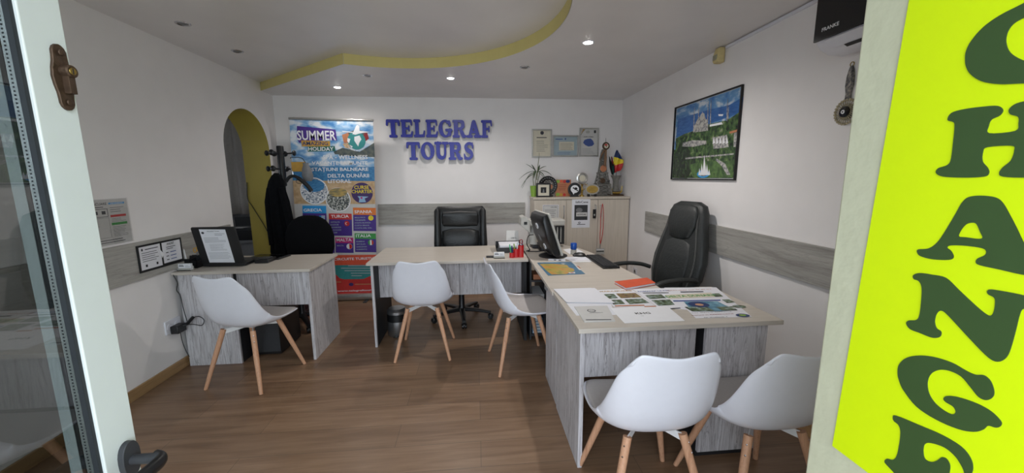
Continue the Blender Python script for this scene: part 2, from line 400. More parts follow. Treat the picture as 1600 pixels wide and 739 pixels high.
# left wall with its arched opening
AC, AR, ASP, ATH = 4.16, 0.39, 1.73, 0.28
arch = [(AC-AR, 0.0)]+[(AC-AR*math.cos(PI*i/24), ASP+AR*math.sin(PI*i/24)) for i in range(25)]+[(AC+AR, 0.0)]
outl = [(YF, 0), (YF, 2.6), (YB, 2.6), (YB, 0)]
b = MB()
b.prism([(YF, 0)]+arch[:13]+[(AC, 2.6), (YF, 2.6)], V((XL-ATH, 0, 0)), Y, Z, ATH, 'wall_paint')
b.prism([(AC, 2.6)]+arch[12:]+[(YB+0.15, 0), (YB+0.15, 2.6)], V((XL-ATH, 0, 0)), Y, Z, ATH, 'wall_paint')
struct(b.build('wall_left', smooth=False))
b = MB()     # painted lining of the arch
for i in range(len(arch)-1):
    (y0, z0), (y1, z1) = arch[i], arch[i+1]
    e = lambda y, z: (AC+(y-AC)*0.995, z if z < ASP else ASP+(z-ASP)*0.995)
    (y2, z2), (y3, z3) = e(y0, z0), e(y1, z1)
    b.add([(XL-ATH-0.002, y2, z2), (XL-0.001, y2, z2), (XL-0.001, y3, z3), (XL-ATH-0.002, y3, z3)], [(0, 1, 2, 3)], 'arch_paint')
struct(b.build('trim_1'))
# front wall: deep pier on the right of the doorway, thin wall on the left with an unseen window added for daylight
PX, PY = 0.70, 0.671
b = MB(); b.box(PX, XR, YF, PY, 0, 2.6, 'cream_paint'); struct(b.build('wall_front', smooth=False, bevel=0.004))
b = MB(); b.box(XL, -2.15, YF, -0.12, 0, 2.6, 'cream_paint'); b.box(-0.80, -0.64, YF, -0.12, 0, 2.6, 'cream_paint')
b.box(-2.15, -0.80, YF, -0.12, 0, 0.35, 'cream_paint'); b.box(-2.15, -0.80, YF, -0.12, 2.3, 2.6, 'cream_paint')
b.box(-0.64, PX, YF, -0.12, 2.25, 2.6, 'cream_paint'); struct(b.build('wall_front', smooth=False))
b = MB()
for a in ((-2.15, -2.09, 0.35, 2.3), (-0.86, -0.80, 0.35, 2.3), (-2.09, -0.86, 0.35, 0.41), (-2.09, -0.86, 2.24, 2.3)):
    b.box(a[0], a[1], -0.22, -0.16, a[2], a[3], 'white_pvc')
w = struct(b.build('added_window_front', smooth=False))
MB().box(-2.09, -0.86, -0.195, -0.19, 0.41, 2.24, 'window_glass').build('pane', w, smooth=False)
# ceilings: high part at the left front, dropped part round it, with the painted step between
b = MB(); b.box(-4.3, XR+0.15, YF, 6.3, ZU, ZU+0.12, 'ceiling_paint')
CC, CR = V((-0.60, 2.37)), 1.155
step = [(XL, 4.50)]
a0, a1 = math.radians(113.5), math.radians(-62)
arc = [(CC.x+CR*math.cos(a0+(a1-a0)*i/60), CC.y+CR*math.sin(a0+(a1-a0)*i/60)) for i in range(61)]
step += arc+[(-0.3, YF)]
b.prism(step+[(XR, YF), (XR, YB), (XL, YB)], V((0, 0, ZL)), X, Y, ZU-ZL+0.01, 'ceiling_paint')
struct(b.build('ceiling', smooth=False))
b = MB()
for i in range(len(step)-1):
    (x0, y0), (x1, y1) = step[i], step[i+1]
    n = V((y1-y0, -(x1-x0), 0)).normalized()*-0.003
    if n.dot(V((CC.x-x0, CC.y-y0, 0))) < 0: n = -n
    b.add([(x0+n.x, y0+n.y, ZL), (x1+n.x, y1+n.y, ZL), (x1+n.x, y1+n.y, ZU-0.0005), (x0+n.x, y0+n.y, ZU-0.0005)], [(0, 1, 2, 3)], 'yellow_paint')
struct(b.build('trim_2', ang=25))
# boards fixed along the walls at chair-back height
b = MB(); b.box(at(591, 318, 1, YB).x, at(820, 318, 1, YB).x, YB-0.018, YB, 0.868, 1.12, 'grey_board_x'); struct(b.build('trim_3', smooth=False, bevel=0.001))
b = MB(); b.box(XR-0.018, XR, PY+0.02, 2.79, 0.85, 1.064, 'grey_board_y'); b.box(XR-0.018, XR, 2.794, 3.92, 0.85, 1.064, 'grey_board_y')
struct(b.build('trim_4', smooth=False, bevel=0.001))
b = MB(); b.box(XL, XL+0.018, YF+0.2, 3.70, 0.766, 1.02, 'grey_board_y'); struct(b.build('trim_5', smooth=False, bevel=0.001))
b = MB(); b.box(XL, XL+0.015, -0.1, AC-AR, 0, 0.075, 'oak_skirting'); struct(b.build('baseboard_left', smooth=False, bevel=0.003))
b = MB(); b.box(XR-0.015, XR, PY, YB, 0, 0.075, 'oak_skirting'); struct(b.build('baseboard_right', smooth=False, bevel=0.003))
b = MB(); b.box(XL, XR-0.015, YB-0.015, YB, 0, 0.075, 'oak_skirting'); struct(b.build('baseboard_back', smooth=False, bevel=0.003))
# the room behind the arch
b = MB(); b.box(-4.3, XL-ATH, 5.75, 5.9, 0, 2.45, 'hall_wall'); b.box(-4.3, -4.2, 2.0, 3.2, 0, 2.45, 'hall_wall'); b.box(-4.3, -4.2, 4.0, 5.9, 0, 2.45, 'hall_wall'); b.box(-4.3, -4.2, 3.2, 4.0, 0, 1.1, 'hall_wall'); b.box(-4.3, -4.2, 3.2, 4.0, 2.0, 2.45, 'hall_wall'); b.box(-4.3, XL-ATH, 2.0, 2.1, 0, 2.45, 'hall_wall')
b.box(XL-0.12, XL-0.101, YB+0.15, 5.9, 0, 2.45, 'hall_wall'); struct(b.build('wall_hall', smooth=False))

b = MB()
for a in ((3.2, 3.26, 1.1, 2.0), (3.94, 4.0, 1.1, 2.0), (3.26, 3.94, 1.1, 1.16), (3.26, 3.94, 1.94, 2.0)): b.box(-4.28, -4.22, a[0], a[1], a[2], a[3], 'white_pvc')
struct(b.build('added_window_hall', smooth=False))  # frame and wall gap added to let daylight into the room behind
# ------------------------------------------------------------------ open entrance door leaf (opened inwards, along the view)
DX = -0.57
d = MB()
d.box(DX-0.0435, DX, 0.5735, 0.628, 0.02, 2.2, 'white_pvc')
d.box(DX-0.0435, DX, -0.10, -0.02, 0.02, 2.2, 'white_pvc')
d.box(DX-0.0435, DX, -0.02, 0.5735, 0.02, 0.16, 'white_pvc'); d.box(DX-0.0435, DX, -0.02, 0.5735, 2.08, 2.2, 'white_pvc')
door = struct(d.build('door_1', smooth=False, bevel=0.0015))
g = MB(); g.box(DX-0.0120, DX-0.0045, 0.5685, 0.5735, 0.16, 2.08, 'gasket_rubber'); g.build('gasket', door, smooth=False)
g = MB(); g.box(DX-0.0225, DX-0.0132, 0.570, 0.5735, 0.16, 2.08, 'spacer_aluminium')
for i in range(380):
    z = 0.17+i*0.005; g.box(DX-0.0190, DX-0.0168, 0.5697, 0.5699, z, z+0.0022, 'gasket_rubber')
g.build('spacer_bar', door, smooth=False)
g = MB(); g.box(DX-0.0280, DX-0.0226, 0.5695, 0.5735, 0.16, 2.08, 'gasket_rubber'); g.build('gasket', door, smooth=False)
g = MB(); g.box(DX-0.0435, DX-0.0281, 0.569, 0.5735, 0.16, 2.08, 'white_pvc'); g.build('glazing_bead', door, smooth=False)
g = MB(); g.box(DX-0.0130, DX-0.0122, -0.02, 0.573, 0.16, 2.08, 'door_glass'); g.build('glass_pane', door, smooth=False)
# old bronze lock plate with its cylinder
lk = MB()
n = 28
pl = []
for i in range(n):
    t = 2*PI*i/n; pl.append((0.0125*math.copysign(abs(math.cos(t))**0.8, math.cos(t))*(1+0.12*math.cos(6*t)), 0.044*math.copysign(abs(math.sin(t))**0.9, math.sin(t))))
lk.prism(pl, V((DX, 0.612, 1.578)), Y, Z, 0.004, 'bronze')
lk.lathe([(0.0035, 0), (0.0045, 0.003), (0, 0.004)], (DX+0.004, 0.612, 1.611), 'bronze', 12, X); lk.lathe([(0.0035, 0), (0.0045, 0.003), (0, 0.004)], (DX+0.004, 0.612, 1.545), 'bronze', 12, X)
plate = lk.build('lock_plate', door, bevel=0.0008)
c = MB(); c.lathe([(0.0085, 0), (0.0085, 0.0105), (0.0068, 0.012), (0.006, 0.0115)], (DX+0.003, 0.614, 1.587), 'bronze', 20, X); c.lathe([(0.005, 0.0112), (0.0045, 0.0122), (0, 0.0122)], (DX+0.003, 0.614, 1.587), 'brass', 16, X)
c.box(DX+0.003, DX+0.012, 0.6095, 0.6185, 1.557, 1.586, 'bronze'); c.box(DX+0.0150, DX+0.0154, 0.6132, 0.6148, 1.583, 1.591, 'black')
c.build('lock_cylinder', plate, bevel=0.0012)
h = MB()
ros = [(0.0155*math.cos(2*PI*i/24)*1.0, 0.030*math.copysign(abs(math.sin(2*PI*i/24))**0.8, math.sin(2*PI*i/24))) for i in range(24)]
h.prism(ros, V((DX, 0.607, 0.992)), Y, Z, 0.009, 'dark_grey')
hd = h.build('door_handle', door, bevel=0.002)
h = MB(); h.lathe([(0.008, 0), (0.008, 0.03), (0.0095, 0.034), (0.0095, 0.042)], (DX+0.009, 0.607, 0.990), 'dark_grey', 16, X); h.build('neck', hd)
h = MB(); h.tube(smoothpts([(DX+0.040, 0.612, 0.989), (DX+0.052, 0.606, 0.988), (DX+0.054, 0.585, 0.988), (DX+0.050, 0.54, 0.988), (DX+0.047, 0.48, 0.988)], 6), 0.0105, 'black_plastic', 14, flat=(0.75, 1.1)); h.build('lever', hd)

# ------------------------------------------------------------------ bold rounded slab letters
def fat(pts, rs, k=5):
    """smooth stroke of changing half width with round ends, as one outline"""
    P = [V((p[0], p[1], 0)) for p in pts]
    if len(P) > 2: Q = smoothpts(P, k)
    else: Q = [P[0].lerp(P[1], i/4) for i in range(5)]
    m = len(Q)-1; R = []
    for i in range(m+1):
        t = i/m*(len(rs)-1); a = min(int(t), len(rs)-2); R.append(rs[a]+(rs[a+1]-rs[a])*(t-a))
    L = []; Rr = []
    for i, p in enumerate(Q):
        T = (Q[min(i+1, m)]-Q[max(i-1, 0)]).normalized(); nn = V((-T.y, T.x, 0))
        L.append(p+nn*R[i]); Rr.append(p-nn*R[i])
    def cap(p, T, r, s):
        a = math.atan2(T.y, T.x); return [p+V((math.cos(a+PI/2*s-s*PI*j/8), math.sin(a+PI/2*s-s*PI*j/8), 0))*r for j in range(1, 8)]
    T1 = (Q[-1]-Q[-2]).normalized(); T0 = (Q[0]-Q[1]).normalized()
    out = L+cap(Q[-1], T1, R[-1], 1)+Rr[::-1]+cap(Q[0], T0, R[0], 1)
    return [(p.x, p.y) for p in out]
def ringq(cx, cy_, a, b_, ia, ib, t0, t1, tilt=0, n=40):
    o = []; i_ = []
    for k in range(n+1):
        t = math.radians(t0+(t1-t0)*k/n)
        o.append((cx+a*math.cos(t), cy_+b_*math.sin(t)))
        x, y = ia*math.cos(t), ib*math.sin(t); c_, s_ = math.cos(tilt), math.sin(tilt)
        i_.append((cx+x*c_-y*s_, cy_+x*s_+y*c_))
    return [[o[k], o[k+1], i_[k+1], i_[k]] for k in range(n)]
st = 0.155
GL = {
 'T': [fat([(.5, .17), (.5, .83)], [st, st]), fat([(.28, .06), (.72, .06)], [.078, .078]), fat([(.1, .91), (.9, .91)], [.085, .085]), fat([(.1, .88), (.07, .7)], [.085, .07]), fat([(.9, .88), (.93, .7)], [.085, .07])],
 'E': [fat([(.26, .17), (.26, .83)], [st, st]), fat([(.08, .92), (.85, .92)], [.075, .08]), fat([(.85, .9), (.88, .72)], [.08, .06]), fat([(.3, .5), (.66, .5)], [.07, .06]), fat([(.67, .62), (.67, .38)], [.055, .055]), fat([(.08, .08), (.86, .09)], [.075, .085]), fat([(.86, .1), (.93, .3)], [.09, .06])],
 'F': [fat([(.28, .17), (.28, .83)], [st, st]), fat([(.08, .92), (.86, .92)], [.075, .08]), fat([(.86, .9), (.9, .7)], [.08, .06]), fat([(.3, .5), (.66, .5)], [.07, .06]), fat([(.68, .62), (.68, .36)], [.055, .055]), fat([(.07, .065), (.52, .065)], [.078, .078])],
 'L': [fat([(.3, .17), (.3, .83)], [st, st]), fat([(.08, .93), (.52, .93)], [.078, .078]), fat([(.08, .08), (.85, .09)], [.075, .085]), fat([(.86, .1), (.92, .34)], [.09, .06])],
 'H': [fat([(.24, .17), (.24, .83)], [st, st]), fat([(.76, .17), (.76, .83)], [st, st]), fat([(.24, .5), (.76, .5)], [.1, .1])]+[fat([(a-.2, y), (a+.2, y)], [.078, .078]) for a in (.24, .76) for y in (.065, .935)],
 'A': [fat([(.2, .1), (.49, .86)], [.09, .13]), fat([(.52, .87), (.78, .12)], [.13, .14]), fat([(.3, .32), (.68, .32)], [.07, .07]), fat([(.03, .065), (.36, .065)], [.078, .078]), fat([(.58, .065), (.98, .065)], [.078, .078])],
 'N': [fat([(.2, .1), (.2, .86)], [.1, .1]), fat([(.22, .84), (.78, .14)], [.16, .15]), fat([(.82, .12), (.82, .9)], [.1, .1]), fat([(.04, .93), (.26, .93)], [.078, .078]), fat([(.04, .065), (.38, .065)], [.078, .078]), fat([(.64, .935), (.98, .935)], [.078, .078])],
 'U': [fat([(.24, .9), (.24, .4), (.3, .2), (.5, .11), (.68, .17), (.77, .38), (.77, .9)], [.14, .14, .14, .11, .09, .08, .08]), fat([(.04, .935), (.44, .935)], [.078, .078]), fat([(.6, .935), (.95, .935)], [.078, .078])],
 'R': [fat([(.24, .17), (.24, .83)], [st, st]), fat([(.05, .065), (.44, .065)], [.078, .078]), fat([(.06, .925), (.55, .925)], [.07, .07]), fat([(.5, .92), (.72, .86), (.74, .66), (.6, .52), (.34, .5)], [.07, .12, .13, .08, .06]), fat([(.52, .48), (.66, .3), (.78, .1), (.95, .08)], [.07, .13, .13, .06])],
 'S': [fat([(.86, .68), (.82, .86), (.5, .92), (.24, .76), (.34, .58), (.66, .44), (.78, .26), (.56, .08), (.24, .1), (.12, .3)], [.055, .09, .08, .12, .14, .14, .13, .08, .09, .055], 4), fat([(.84, .93), (.86, .68)], [.06, .06]), fat([(.12, .3), (.14, .06)], [.06, .06])],
 'O': ringq(.5, .5, .5, .5, .2, .36, 0, 360, math.radians(12)),
 'C': ringq(.5, .5, .5, .5, .2, .37, 42, 318, math.radians(8))+[fat([(.78, .86), (.84, .74)], [.11, .1]), fat([(.74, .14), (.93, .28)], [.09, .05])],
 'G': ringq(.5, .5, .5, .5, .2, .37, 42, 335, math.radians(8))+[fat([(.78, .86), (.83, .72)], [.11, .1]), fat([(.56, .42), (.96, .42)], [.078, .078]), fat([(.84, .4), (.82, .16)], [.12, .1])],
}
def slab_letter(ch, O, U, Vv, w, h, depth, mat, side=None):
    b = MB()
    for i, sh in enumerate(GL[ch]): b.prism([(p[0]*w, p[1]*h) for p in sh], V(O), U, Vv, depth+i*0.00004, mat, side)
    return b
# the yellow sheet on the pier, at the right of the doorway
sg = thing('wall_sign', 'bright yellow vertical sign with dark green capital letters on the cream pier', 'sign', (PX, 0.0, 0.0))
b = MB(); b.prism([(-0.619, 0.905), (-0.33, 0.905), (-0.33, 1.84), (-0.592, 1.84)], V((-0.0015, 0, 0)), -Y, Z, 0.0012, 'fluo_yellow'); b.build('sign_sheet', sg, smooth=False)
# outlines of the cut vinyl letters, traced on the sheet
def VP(x, y): return (1240+x/2, y/2)
SL = {
 'C': [(543, 185), (546, 160), (562, 128), (600, 85), (652, 48), (719, 14), (790, -24), (850, -48), (900, -56), (935, -35), (942, 10), (922, 55), (890, 66), (858, 48), (826, 28), (785, 32), (719, 60), (692, 78), (676, 103), (672, 132), (684, 163), (719, 186), (770, 198), (835, 190), (890, 164), (935, 156), (948, 188), (905, 236), (820, 258), (719, 261), (650, 263), (595, 254), (560, 232), (546, 208)],
 'N': [(380, 860), (400, 853), (440, 858), (483, 868), (522, 904), (580, 958), (616, 985), (631, 978), (637, 948), (634, 930), (616, 920), (612, 910), (622, 904), (660, 909), (721, 921), (766, 934), (772, 950), (748, 960), (724, 966), (714, 984), (700, 1040), (682, 1100), (664, 1124), (638, 1129), (606, 1108), (545, 1045), (492, 988), (470, 971), (455, 978), (448, 1002), (453, 1024), (468, 1036), (464, 1052), (440, 1055), (400, 1040), (370, 1028), (358, 1010), (367, 1001), (390, 999), (400, 982), (406, 930), (406, 895), (397, 878), (382, 872)],
 'G': [(331, 1165), (335, 1140), (355, 1120), (390, 1111), (440, 1114), (500, 1132), (545, 1157), (575, 1170), (602, 1172), (623, 1190), (634, 1220), (630, 1240), (610, 1250), (585, 1240), (560, 1210), (530, 1176), (492, 1158), (460, 1156), (436, 1168), (425, 1194), (430, 1229), (450, 1260), (480, 1284), (504, 1294), (513, 1286), (505, 1270), (482, 1256), (475, 1245), (486, 1237), (520, 1240), (580, 1260), (625, 1285), (655, 1315), (655, 1330), (640, 1336), (615, 1330), (600, 1342), (570, 1349), (520, 1340), (450, 1310), (390, 1270), (350, 1220), (336, 1190)],
 'E': [(316, 1305), (326, 1298), (400, 1328), (470, 1358), (530, 1394), (560, 1430), (568, 1462), (560, 1484), (545, 1486), (534, 1460), (512, 1426), (478, 1398), (436, 1384), (416, 1388), (412, 1412), (418, 1434), (438, 1443), (456, 1438), (470, 1428), (486, 1434), (496, 1456), (490, 1490), (476, 1506), (462, 1490), (440, 1478), (424, 1484), (424, 1506), (440, 1526), (490, 1556), (545, 1580), (580, 1582), (604, 1566), (622, 1574), (632, 1610), (612, 1650), (585, 1654), (520, 1618), (430, 1566), (350, 1505), (302, 1458), (290, 1442), (298, 1433), (316, 1436), (328, 1424), (336, 1390), (340, 1350), (334, 1328), (320, 1316)],
 'H': [(488, 375), (500, 353), (540, 341), (600, 333), (645, 331), (662, 344), (652, 361), (626, 374), (617, 394), (618, 416), (650, 417)],
 'Hb': [(650, 458), (612, 460), (599, 475), (598, 504), (614, 524), (618, 541), (602, 552), (540, 555), (475, 552), (452, 541), (458, 526), (488, 515), (499, 495), (506, 440), (510, 398), (507, 382)],
 'A': [(396, 779), (428, 776), (455, 757), (480, 722), (510, 672), (532, 634), (553, 616), (592, 611), (640, 617), (664, 636), (686, 674), (708, 716), (724, 750), (745, 790), (765, 812), (798, 826), (806, 846), (780, 862), (722, 858), (650, 842), (590, 829), (576, 820), (581, 808), (604, 797), (608, 784), (594, 775), (545, 768), (498, 767), (488, 774), (500, 784), (508, 803), (492, 812), (440, 810), (402, 800), (392, 788)],
 'Ah': [(562, 696), (578, 700), (590, 726), (597, 742), (584, 746), (545, 741), (524, 738), (532, 718), (546, 702)],
}
def vinyl(keypts, hole=None, flip=None):
    f = lambda P: [(-q.y, q.z) for q in (at(*VP(x, y), 0, PX) for x, y in P)]
    pts = f(keypts)
    if flip is not None: pts = pts + [(2*flip-u, v) for u, v in pts[::-1]]
    out = [(p.x, p.y) for p in smoothpts([V((u, v, 0)) for u, v in pts], 4, True)]
    b = MB()
    if hole:
        hp = [(p.x, p.y) for p in smoothpts([V((u, v, 0)) for u, v in f(hole)], 4, True)]
        tri = tessellate_polygon([[V((u, v, 0)) for u, v in out], [V((u, v, 0)) for u, v in hp]])
        b.add([V((-0.0036, -u, v)) for u, v in out+hp], [list(t) for t in tri], 'sign_green'); return b
    b.prism(out, V((-0.0030, 0, 0)), -Y, Z, 0.0009, 'sign_green'); return b
for ch in 'CHANGE':
    if ch == 'H':
        m_ = vinyl([(a, b_) for a, b_ in SL['H'][:-1]+[(618, 416)]][:0]+SL['Hb'][1:]+SL['H'][:-1], None, -0.4545)
    elif ch == 'A': m_ = vinyl(SL['A'], SL['Ah'])
    else: m_ = vinyl(SL[ch])
    m_.build('letter', sg, smooth=False)
# blue lettering on the back wall
lt = thing('wall_lettering', 'raised glossy blue two line lettering on the white back wall', 'lettering', (0, YB, 0))
def row(word, px0, px1, py0, py1, slope):
    x0 = at(px0, py0, 1, YB).x; x1 = at(px1, py0, 1, YB).x; z1 = at((px0+px1)/2, py0, 1, YB).z; z0 = at((px0+px1)/2, py1, 1, YB).z
    wd = {'T': 1.08, 'O': 1.08, 'U': 1.05, 'G': 1.08, 'L': .92, 'E': .98, 'A': 1.1, 'R': 1.1, 'F': .95, 'S': .9}; tot = sum(wd[c] for c in word); x = x0
    for c in word:
        w = (x1-x0)*wd[c]/tot
        slab_letter(c, V((x+0.004, -0.03, z0)), X, Z, w-0.006, z1-z0, 0.028, 'blue_letter', 'blue_edge').build('letter', lt, smooth=False); x += w
row('TELEGRAF', 603.5, 769.5, 188, 215.5, 0)
row('TOURS', 635, 741, 222.5, 250, 0)

# ------------------------------------------------------------------ ceiling spots
def spot(x, y, zc, lit, label):
    t = thing('ceiling_spotlight', label, 'ceiling light', (x, y, zc), 0, 'recessed ceiling spotlights')
    b = MB(); b.lathe([(0.030, -0.001), (0.036, -0.005), (0.043, -0.004), (0.045, 0.0), (0.030, 0.0)], (0, 0, 0), 'white_plastic' if lit else 'chrome', 28); b.build('rim', t)
    b = MB(); b.lathe([(0.0, -0.003 if not lit else -0.010), (0.020, -0.004 if not lit else -0.008), (0.029, -0.002), (0.029, -0.001)], (0, 0, 0), 'lit_bulb' if lit else 'mid_grey', 24); b.build('bulb', t)
    if lit:
        l = bpy.data.lights.new('spot_beam', 'SPOT'); l.energy = lit; l.spot_size = math.radians(168); l.spot_blend = 1.0; l.shadow_soft_size = 0.03; l.color = (1, 0.96, 0.92)
        o = bpy.data.objects.new('spot_beam', l); COL.objects.link(o); o.location = (0, 0, -0.03); o.parent = t
p = [at(*q, 2, ZL) for q in ((527, 136), (574, 118), (704, 122), (820, 105), (919, 66))]; pu = [at(*q, 2, ZU) for q in ((286, 37), (371, 80))]
spot(p[0].x, p[0].y, ZL, 3.5, 'lit ceiling spotlight nearest the top of the roll-up banner')
spot(p[1].x, p[1].y, ZL, 0, 'unlit ceiling spotlight just behind the corner of the yellow ceiling step')
spot(p[2].x, p[2].y, ZL, 9, 'lit ceiling spotlight above the blue wall lettering')
spot(p[3].x, p[3].y, ZL, 0, 'unlit ceiling spotlight above the framed certificates')
spot(p[4].x, p[4].y, ZL, 16, 'lit ceiling spotlight nearest the right wall, the brightest of the three')
spot(pu[0].x, pu[0].y, ZU, 0, 'unlit spotlight in the raised ceiling, the one farther from the arch')
spot(pu[1].x, pu[1].y, ZU, 0, 'unlit spotlight in the raised ceiling, the one closer to the arch')

# ================================================================== FURNITURE
def desk_left():
    t = thing('desk', 'whitewashed wood desk with pale top against the left wall, laptop on it', 'desk', (-1.77, 3.26, 0))
    o = V((-1.77, 3.26, 0)); t_ = lambda b: setattr(b, 'xf', Matrix.Translation(-o)) or b
    t_(MB()).box(-2.262, -1.275, 2.965, 3.56, 0.728, 0.75, 'pale_laminate').build('tabletop', t, bevel=0.002)
    t_(MB()).box(-1.318, -1.296, 2.99, 3.53, 0, 0.728, 'whitewashed_wood').build('side_panel', t, bevel=0.001)
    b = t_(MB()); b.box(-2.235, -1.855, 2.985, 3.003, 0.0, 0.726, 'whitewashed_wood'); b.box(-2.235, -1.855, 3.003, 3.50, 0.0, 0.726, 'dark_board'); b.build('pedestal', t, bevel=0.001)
    t_(MB()).box(-1.86, -1.318, 3.04, 3.058, 0.446, 0.728, 'whitewashed_wood').build('modesty_panel', t, bevel=0.001)
desk_left()
def desk_center():
    o = V((-0.22, 3.45, 0)); t = thing('desk', 'whitewashed wood desk with pale top in front of the back wall', 'desk', o)
    t_ = lambda b: setattr(b, 'xf', Matrix.Translation(-o)) or b
    t_(MB()).box(-0.90, 0.432, 3.11, 3.80, 0.728, 0.75, 'pale_laminate').build('tabletop', t, bevel=0.002)
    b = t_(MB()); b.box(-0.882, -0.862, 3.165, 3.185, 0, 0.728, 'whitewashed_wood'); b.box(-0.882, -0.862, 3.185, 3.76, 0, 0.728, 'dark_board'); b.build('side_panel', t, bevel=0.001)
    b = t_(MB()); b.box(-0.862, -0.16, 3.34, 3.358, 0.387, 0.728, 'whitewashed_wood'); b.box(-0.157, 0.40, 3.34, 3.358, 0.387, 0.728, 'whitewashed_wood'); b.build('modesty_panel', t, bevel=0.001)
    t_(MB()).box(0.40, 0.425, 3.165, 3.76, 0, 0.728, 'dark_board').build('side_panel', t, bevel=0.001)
desk_center()
def desk_right():
    o = V((0.95, 2.6, 0)); t = thing('desk', 'long L-shaped whitewashed wood desk on the right with papers and monitor', 'desk', o)
    t_ = lambda b: setattr(b, 'xf', Matrix.Translation(-o)) or b
    t_(MB()).box(0.455, 1.462, 1.605, 2.178, 0.728, 0.75, 'pale_laminate').build('tabletop', t, bevel=0.002)
    out = [(0.447, 2.18), (1.135, 2.18)]+[(p.x, p.y) for p in smoothpts([(1.135, 2.24, 0), (1.12, 2.5, 0), (1.095, 2.8, 0), (1.075, 3.1, 0), (1.03, 3.4, 0), (0.96, 3.62, 0), (0.82, 3.80, 0), (0.66, 3.86, 0)], 6)]+[(0.447, 3.86)]
    t_(MB()).prism(out, V((0, 0, 0.727)), X, Y, 0.022, 'pale_laminate').build('tabletop', t, smooth=False, bevel=0.002)
    t_(MB()).box(0.478, 0.50, 1.655, 2.165, 0, 0.728, 'whitewashed_wood').build('side_panel', t, bevel=0.001)
    t_(MB()).box(0.482, 0.504, 2.195, 2.55, 0, 0.727, 'whitewashed_wood').build('side_panel', t, bevel=0.001)
    t_(MB()).box(0.50, 1.075, 1.69, 1.708, 0.465, 0.728, 'whitewashed_wood').build('modesty_panel', t, bevel=0.001)
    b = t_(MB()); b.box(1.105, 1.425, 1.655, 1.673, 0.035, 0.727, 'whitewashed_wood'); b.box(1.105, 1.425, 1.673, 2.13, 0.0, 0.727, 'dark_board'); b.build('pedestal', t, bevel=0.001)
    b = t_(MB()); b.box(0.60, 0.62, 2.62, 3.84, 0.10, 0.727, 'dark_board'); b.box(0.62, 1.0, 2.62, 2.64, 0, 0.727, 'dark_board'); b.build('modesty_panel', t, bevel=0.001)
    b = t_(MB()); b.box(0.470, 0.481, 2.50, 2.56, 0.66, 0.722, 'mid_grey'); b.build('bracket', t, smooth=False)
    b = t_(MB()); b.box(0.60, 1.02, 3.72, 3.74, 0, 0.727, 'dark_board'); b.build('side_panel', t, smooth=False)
desk_right()
# low open shelf between the two desks, with the odds and ends on it
sh = thing('shelf_unit', 'dark narrow open shelf unit in the gap between the two desks', 'shelf', (0.54, 3.3, 0))
b = MB(); b.box(-0.085, -0.07, -0.12, 0.15, 0, 0.70, 'dark_grey'); b.build('side_panel', sh, smooth=False)
b = MB(); b.box(0.04, 0.055, -0.12, 0.15, 0, 0.70, 'dark_board'); b.build('side_panel', sh, smooth=False)
for z in (0.03, 0.38, 0.53): MB().box(-0.07, 0.04, -0.12, 0.15, z, z+0.015, 'dark_grey').build('shelf', sh, smooth=False)
b = MB(); b.box(-0.05, 0.03, -0.10, 0.06, 0, 0.045, 'kraft'); tag(b.build('card_box', loc=(0.54, 3.3, 0.545), bevel=0.002), 'small brown card box on the upper level of the dark shelf unit', 'box')
b = MB(); b.box(-0.06, 0.035, -0.165, 0.10, 0.0, 0.035, 'white'); tag(b.build('paper_tray', loc=(0.54, 3.3, 0.545-0.05-0.10), bevel=0.002), 'flat white box sticking out of the middle of the dark shelf unit', 'box')
for i in range(5):
    b = MB(); b.box(-0.055, 0.035, -0.09, 0.10, 0, 0.026, 'paper_blue' if i % 2 else 'sky_print'); b.box(-0.05, 0.03, -0.092, -0.09, 0.004, 0.020, 'white')
    tag(b.build('paper_pack', loc=(0.54, 3.3, 0.046+i*0.028), bevel=0.002), 'pale blue packet of paper in the stack on the lowest shelf', 'paper pack', 'stacked paper packs')

# --- moulded white chairs on beech legs
def chair_surface(u, v):
    """u 0 front lip .. 1 top of the back, v -1..1 across"""
    prof = [(0.235, 0.418), (0.21, 0.437), (0.12, 0.430), (0.0, 0.420), (-0.10, 0.424), (-0.165, 0.455), (-0.205, 0.53), (-0.230, 0.62), (-0.252, 0.72), (-0.275, 0.815)]
    wid = [0.150, 0.200, 0.232, 0.240, 0.238, 0.232, 0.226, 0.214, 0.194, 0.160]
    wrap = [0.012, 0.018, 0.035, 0.055, 0.085, 0.100, 0.085, 0.065, 0.045, 0.022]
    n = len(prof)-1; t = u*n; i = min(int(t), n-1); f = t-i
    def cr(a):
        g = lambda j: a[max(0, min(n, j))]
        p0, p1, p2, p3 = g(i-1), g(i), g(i+1), g(i+2)
        return 0.5*(2*p1+(p2-p0)*f+(2*p0-5*p1+4*p2-p3)*f*f+(3*p1-p0-3*p2+p3)*f**3)
    y, z, w, d = cr([p[0] for p in prof]), cr([p[1] for p in prof]), cr(wid), cr(wrap)
    e = 0.012; y2 = cr([p[0] for p in prof])
    # inward normal of the profile
    def P(uu):
        t = max(0, min(n, uu*n)); i = min(int(t), n-1); f = t-i
        a, c = prof[i], prof[i+1]; return (a[0]+(c[0]-a[0])*f, a[1]+(c[1]-a[1])*f)
    a, c = P(max(0, u-0.06)), P(min(1, u+0.06)); T = V((0, c[0]-a[0], c[1]-a[1])).normalized(); N = V((0, T.z, -T.y))
    av = abs(v)
    p = V((w*math.sin(v*PI/2*0.86)/math.sin(PI/2*0.86), y, z))+N*(d*av**2.4)
    if u > 0.8: k = (u-0.8)/0.2; p.z += k*k*0.008*math.cos((av-0.66)*PI*1.4)-k**3*0.05*(max(0, av-0.6)/0.4)**2.5
    return p
